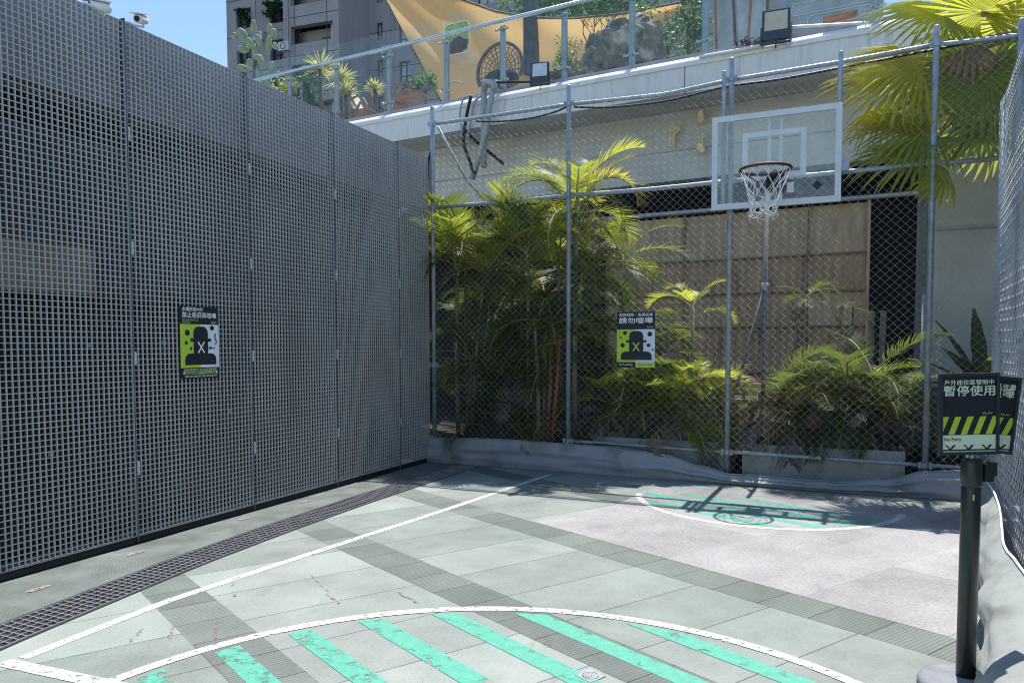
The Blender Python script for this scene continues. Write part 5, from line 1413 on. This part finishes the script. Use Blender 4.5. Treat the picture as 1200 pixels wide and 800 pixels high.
areca('shaded palm standing deeper behind the second and third posts', (2.15, 1.15, .25), [
    (.0, .0, 1.6, 8, .95, G2, 'stem', (-10, 60)), (.35, .1, 1.1, 8, .9, G2, 'stem', (0, 60)), (-.3, .0, .8, 8, .9, ['green', 'grey'], 'stem', (0, 65)), (-.1, .2, 2.35, 7, .9, ['green', 'lit'], 'trunk_grey', (-10, 65))], 31)
areca('dark green palm at the back of the soil bed behind the corner clump', (.55, 1.3, .25), [
    (-.3, .0, 1.6, 9, 1.0, G2, 'stem', (-10, 60)), (.4, .1, 1.9, 9, 1.05, G2, 'stem', (-10, 60)), (.1, .1, .9, 9, 1.0, G2, 'stem', (-10, 65)), (.9, -.1, 1.2, 8, 1.0, G2, 'stem', (-10, 60))], 32)
areca('small dark sapling in front of the rusty screen', (4.25, 1.25, .25), [(.02, .0, 1.75, 7, .40, G2, 'bark', (-10, 60)), (.15, .05, 1.2, 5, .4, G2, 'bark', (-10, 50))], 33)
areca('smaller sapling beside the first in front of the rusty screen', (4.75, 1.45, .25), [(.0, .0, 1.65, 6, .34, G2, 'bark', (-10, 60))], 34)
# a few signature fronds
sig = thing('areca_palm', 'slender palm whose long yellow frond arches past the second post', 'palm', (1.75, .4, .2))
me = MB().tube([(0, 0, 0), (-.02, .02, 1.5), (0, .05, 3.0)], [.035, .03, .024], 8).mesh('stem', True); o = link('stem', me, M['trunk_grey']); o.parent = sig
for az, el, L, kind, var in ((-.25, R(38), 1.05, 'yellow', 3), (.25, R(62), 1.0, 'young', 1), (2.7, R(60), 1.0, 'young', 1), (3.3, R(42), 1.0, 'lit', 2), (-1.2, R(50), .8, 'lit', 2), (1.6, R(70), .9, 'green', 1), (-.1, R(10), .9, 'green', 3), (-.5, R(-15), .9, 'dead', 2), (2.2, R(20), .9, 'yellow', 2)):
    add_frond(sig, (0, .05, 3.0), az, el, L, kind, var)
areca('low tangle of half-dry palm fronds spreading across the backboard trough', (4.3, .40, .33), [
    (-.45, .0, .3, 9, .62, ['dead', 'green', 'grey'], 'stem', (-20, 60)), (-.1, -.02, .3, 9, .66, ['green', 'green', 'dead'], 'stem', (-15, 65)), (.3, .0, .28, 9, .62, ['green', 'grey'], 'stem', (-20, 60)), (.7, .02, .3, 9, .6, ['green', 'green', 'grey'], 'stem', (-20, 65)), (.95, .1, .6, 8, .7, G2, 'stem', (-10, 60))], 41)
areca('low tangle of green and dry fronds along the trough under the quiet-please notice', (2.7, .40, .33), [
    (-.55, .0, .3, 9, .62, ['green', 'grey'], 'stem', (-20, 60)), (-.15, -.02, .5, 9, .62, ['green', 'green', 'lit'], 'stem', (-10, 70)), (.25, .0, .28, 9, .62, ['green', 'dead'], 'stem', (-20, 60)), (.62, .02, .45, 9, .62, ['green', 'green', 'lit'], 'stem', (-10, 70))], 42)
areca('upright bright-tipped palm pressed against the first post of the fence', (.22, .30, .2), [
    (.0, .0, 2.25, 9, .95, ['lit', 'lit', 'green'], 'stem', (30, 85)), (.35, .05, 2.15, 8, .95, ['lit', 'yellow', 'lit'], 'stem', (35, 85)), (.15, .1, 1.1, 8, .8, G2, 'stem', (0, 60))], 43)
areca('upright spiky palm between the first and second posts', (1.15, .38, .2), [
    (.0, .0, 2.35, 9, 1.0, ['lit', 'lit', 'green', 'yellow'], 'stem', (40, 88)), (.2, .1, 1.0, 9, .85, ['green', 'green', 'dead'], 'stem', (-10, 60)), (-.25, .1, .8, 9, .8, ['green', 'grey'], 'stem', (-20, 60))], 44)
areca('spreading palm with drooping half-brown fronds between the third post and the trough palm', (3.95, .55, .33), [
    (.05, .05, .55, 10, .85, ['green', 'green', 'dead'], 'stem', (-5, 65)), (.35, .0, .45, 9, .8, ['green', 'grey', 'green'], 'stem', (-10, 60)), (-.2, .1, .3, 8, .65, ['dead', 'dead', 'green'], 'stem', (-25, 45))], 51)
areca('dense dark palm closing the gap under the screen at the far end of the trough', (4.95, .75, .3), [
    (.0, .0, .85, 7, .95, ['green', 'green', 'grey'], 'stem', (-15, 60)), (-.35, .1, .65, 6, .9, ['green', 'green', 'dead'], 'stem', (-15, 55)), (.3, .1, .5, 8, .8, ['green', 'grey'], 'stem', (-15, 50))], 52)
# broad-leaved shrub low in the corner
t = thing('broadleaf_shrub', 'dark broad-leaved shrub low among the corner palms', 'shrub', (.62, .28, .2)); mb = MB(); g = random.Random(77); tw2 = MB()
for k in range(70):
    az = g.uniform(0, 6.28); r_ = .30*math.sqrt(g.random()); z = g.uniform(.1, .75); p = Vector((.62+r_*math.cos(az), .28+r_*.6*math.sin(az), .2+z))
    d = Vector((math.cos(az), math.sin(az), g.uniform(-.5, .4))).normalized(); s = d.cross(Vector((0, 0, 1))).normalized(); L_ = g.uniform(.10, .17)
    q = p+d*L_*.5+Vector((0, 0, .015)); e_ = p+d*L_-Vector((0, 0, .03))
    mb.quad(p, q+s*L_*.27, e_, q); mb.quad(p, q, e_, q-s*L_*.27); tw2.tube([Vector((.62, .28, .2)), p], .004, 4, False)
obj('leaves', mb, M['leaf_dark'], t); obj('stem', tw2, M['bark'], t)
# strap-leaved fern by the corner of the right-hand fence
def strap(label, base, leaves, m='leaf', w=.07):
    t = thing('strap_leaf_plant', label, 'plant', base)
    for az, el, L_ in leaves:
        mb = MB(); d = Vector((math.cos(az)*math.cos(el), math.sin(az)*math.cos(el), math.sin(el))); p = Vector(base); prev = None; N_ = 10
        s = d.cross(Vector((0, 0, 1))).normalized()
        for i in range(N_+1):
            f = i/N_; ww = w*math.sin(math.pi*min(.97, .15+f*.85))**.8+.004; mid = p-Vector((0, 0, ww*.3))
            ww2 = ww*(1+.12*math.sin(i*2.6))
            cur = (p-s*ww2, mid, p+s*ww2)
            if prev: mb.quad(prev[0], prev[1], cur[1], cur[0]); mb.quad(prev[1], prev[2], cur[2], cur[1])
            prev = cur; d = (d+Vector((0, 0, -.9*f/N_))).normalized(); p = p+d*L_/N_
        obj('leaf', mb, M[m], t)
    return t
strap('broad strap-leaved fern against the grey wall behind the framed signs', (5.95, .75, 1.0), [(2.6, 1.05, .85), (1.7, 1.2, .9), (.6, .95, .8), (3.0, .55, .75), (2.2, .75, .7), (-.3, .8, .7), (-1.6, .7, .6), (2.9, .2, .6)])
pl = thing('plant_pot', 'grey pot hidden behind the framed signs holding the strap-leaved fern', 'pot', (5.95, .75, 0))
obj('pot_body', MB().lathe((5.95, .75, 0), [(.15, 0), (.2, .9), (.21, 1.0), (.18, 1.0), (.17, .95)], 20), M['pvc'], pl, True)

# fan palm
def fan_leaf(seed, r=.80, n=38, spread=310, m='leaf_fan', dead=False, droop=.5):
    g = random.Random(seed); mb = MB()
    for k in range(n):
        a = R(-spread/2+spread*k/(n-1)); da = R(spread/(n-1))*.5
        Lk = r*(.72+.28*math.cos(a*.55))*g.uniform(.93, 1.05); r1 = Lk*.42
        pl_ = .012*(1 if k % 2 else -1)
        def P(rad, ang, z): return Vector((rad*math.cos(ang), rad*math.sin(ang), z))
        z1 = -.06*(r1/r)+.05*math.cos(a); 
        a0, a1 = a-da, a+da
        c0 = P(.02, a, 0)
        e0, e1 = P(r1, a0, z1+pl_*.3), P(r1, a1, z1+pl_*.3); mid = P(r1, a, z1+.022)
        mb.quad(c0, e0, mid, c0+Vector((0, 0, .001))); mb.quad(c0, c0+Vector((0, 0, .001)), mid, e1)
        dz = z1; prev = (e0, mid, e1); dr_ = droop*g.uniform(.6, 1.5)
        if dead: dr_ *= 2.2
        for s in range(1, 5):
            f = s/4; rad = r1+(Lk-r1)*f*(1-.18*dr_*f); z_ = z1-dr_*(Lk-r1)*f*f*.9; wd = (1-f)**.8
            aa = a+g.uniform(-.01, .01)
            q0, q1, q2 = P(rad, aa-da*wd, z_), P(rad, aa, z_+.016*wd), P(rad, aa+da*wd, z_)
            mb.quad(prev[0], q0, q1, prev[1]); mb.quad(prev[1], q1, q2, prev[2]); prev = (q0, q1, q2)
    return mb
fp = thing('fan_palm', 'big fan palm with broad pleated leaves above the fence corner', 'palm', (6.5, .8, 0))
crown = Vector((6.42, .62, 4.35))
obj('trunk', MB().tube([(6.5, .8, 0), (6.48, .75, 2.2), crown], [.11, .10, .09], 12), M['trunk_grey'], fp, True)
def place_fan(hub, ldir, normal, r, m, seed, spread=310, dead=False, droop=.5, n=38):
    """leaf hub, direction its middle segment points, face normal"""
    hub = Vector(hub); x = Vector(ldir).normalized(); z = Vector(normal); z = (z-x*z.dot(x)).normalized(); y = z.cross(x)
    mb = fan_leaf(seed, r, n, spread, m, dead, droop); Mx = Matrix(((x.x, y.x, z.x, hub.x), (x.y, y.y, z.y, hub.y), (x.z, y.z, z.z, hub.z), (0, 0, 0, 1)))
    mb.v = [tuple(Mx @ Vector(v)) for v in mb.v]
    lf = obj('fan_leaf', mb, M[m], fp)
    mid = (hub+crown)/2+Vector((0, 0, .06*(hub-crown).length))
    obj('petiole', MB().tube(smooth_pts([crown, mid, hub], 5), [.016]*11, 6), M['rachis'] if not dead else M['leaf_dead'], lf, True)
def Yp(y, px, py): return on_axis(1, y, px, py)
place_fan(Yp(.25, 1154, 84), (-.25, -.25, -1), (.05, -1, .30), .80, 'leaf_fan', 1, 330, droop=.2, n=44)
place_fan(Yp(.22, 1146, 163), (-.75, -.5, -.15), (.05, -.35, .95), .72, 'leaf_fan', 2, 330, droop=.35, n=44)
place_fan(Yp(.30, 1064, 92), (-1, -.25, -.05), (-.1, -.7, .75), .88, 'leaf_fan_yellow', 3, 230, droop=.4, n=34)
place_fan(Yp(.35, 1085, 150), (-1, -.2, .03), (-.05, -.6, .8), .80, 'leaf_fan_mid', 4, 220, droop=.4, n=34)
place_fan(Yp(.45, 1050, 130), (-1, -.1, -.35), (-.3, -.6, .7), .62, 'leaf_fan_yellow', 13, 200, droop=.6, n=26)
place_fan(Yp(.4, 1150, 14), (-.3, -.2, 1), (-.2, -1, -.05), .72, 'leaf_fan_mid', 5, 320, droop=.2)
place_fan(Yp(.5, 1192, 25), (.5, -.1, .7), (0, -1, .2), .8, 'leaf_fan_yellow', 6, 300, droop=.3)
place_fan(Yp(.5, 1105, 16), (-.95, -.1, .20), (0, -.6, .8), .85, 'leaf_fan_mid', 7, 240, droop=.45)
place_fan(Yp(.8, 1180, 75), (.5, .4, .5), (-.2, -1, .4), .8, 'leaf_fan_yellow', 8, 320, droop=.3)
place_fan(Yp(.6, 1120, 70), (-.8, .2, -.5), (-.4, -.8, .5), .74, 'leaf_fan_mid', 9, 280, droop=.35)
place_fan(Yp(.7, 1165, 130), (.3, .2, -.9), (.2, -1, .3), .72, 'leaf_fan', 10, 300, droop=.4)
place_fan(Yp(.26, 1135, 50), (.1, -.3, -.8), (.1, -.9, .4), .50, 'leaf_dead', 15, 90, True, .5, 9)
place_fan(Yp(.22, 1078, 78), (-1, -.2, .25), (-.05, -.7, .75), .80, 'leaf_fan_yellow', 21, 200, droop=.45, n=30)
place_fan(Yp(.30, 1082, 178), (-1, -.2, -.12), (-.05, -.6, .8), .78, 'leaf_fan_mid', 22, 200, droop=.4, n=30)
place_fan(Yp(.3, 1110, 195), (-.5, -.3, -1), (.1, -1, .2), .45, 'leaf_fan_yellow', 14, 70, False, .5, 9)

# ------------------------------------------------------------------ light
w = bpy.data.worlds.new('World'); SC.world = w; w.use_nodes = True
nt = w.node_tree; bg = nt.nodes['Background']
sky = nt.nodes.new('ShaderNodeTexSky'); sky.sky_type = 'NISHITA'; sky.sun_disc = False
EL = R(70.4)
sky.sun_elevation = EL; sky.sun_rotation = R(1.5); sky.air_density = 1.3; sky.dust_density = .3; sky.ozone_density = 4.5
nt.links.new(sky.outputs[0], bg.inputs['Color']); bg.inputs['Strength'].default_value = .12
sl = bpy.data.lights.new('sun', 'SUN'); sl.energy = 4.4; sl.angle = R(.5); sl.color = (1., .965, .91)
so = bpy.data.objects.new('sun', sl); COL.objects.link(so)
sd = Vector((.026*math.cos(EL), math.cos(EL), math.sin(EL))).normalized()
so.rotation_euler = sd.to_track_quat('Z', 'Y').to_euler()

SC.render.engine = 'CYCLES'
SC.cycles.max_bounces = 8; SC.cycles.transparent_max_bounces = 24; SC.cycles.diffuse_bounces = 4
SC.cycles.use_denoising = True; SC.cycles.denoising_prefilter = 'NONE'; SC.cycles.filter_width = 1.1
vs = SC.view_settings; vs.view_transform = 'Standard'; vs.look = 'None'; vs.exposure = .70; vs.gamma = 1.; vs.use_curve_mapping = False
SC.render.resolution_x = 1024; SC.render.resolution_y = 682
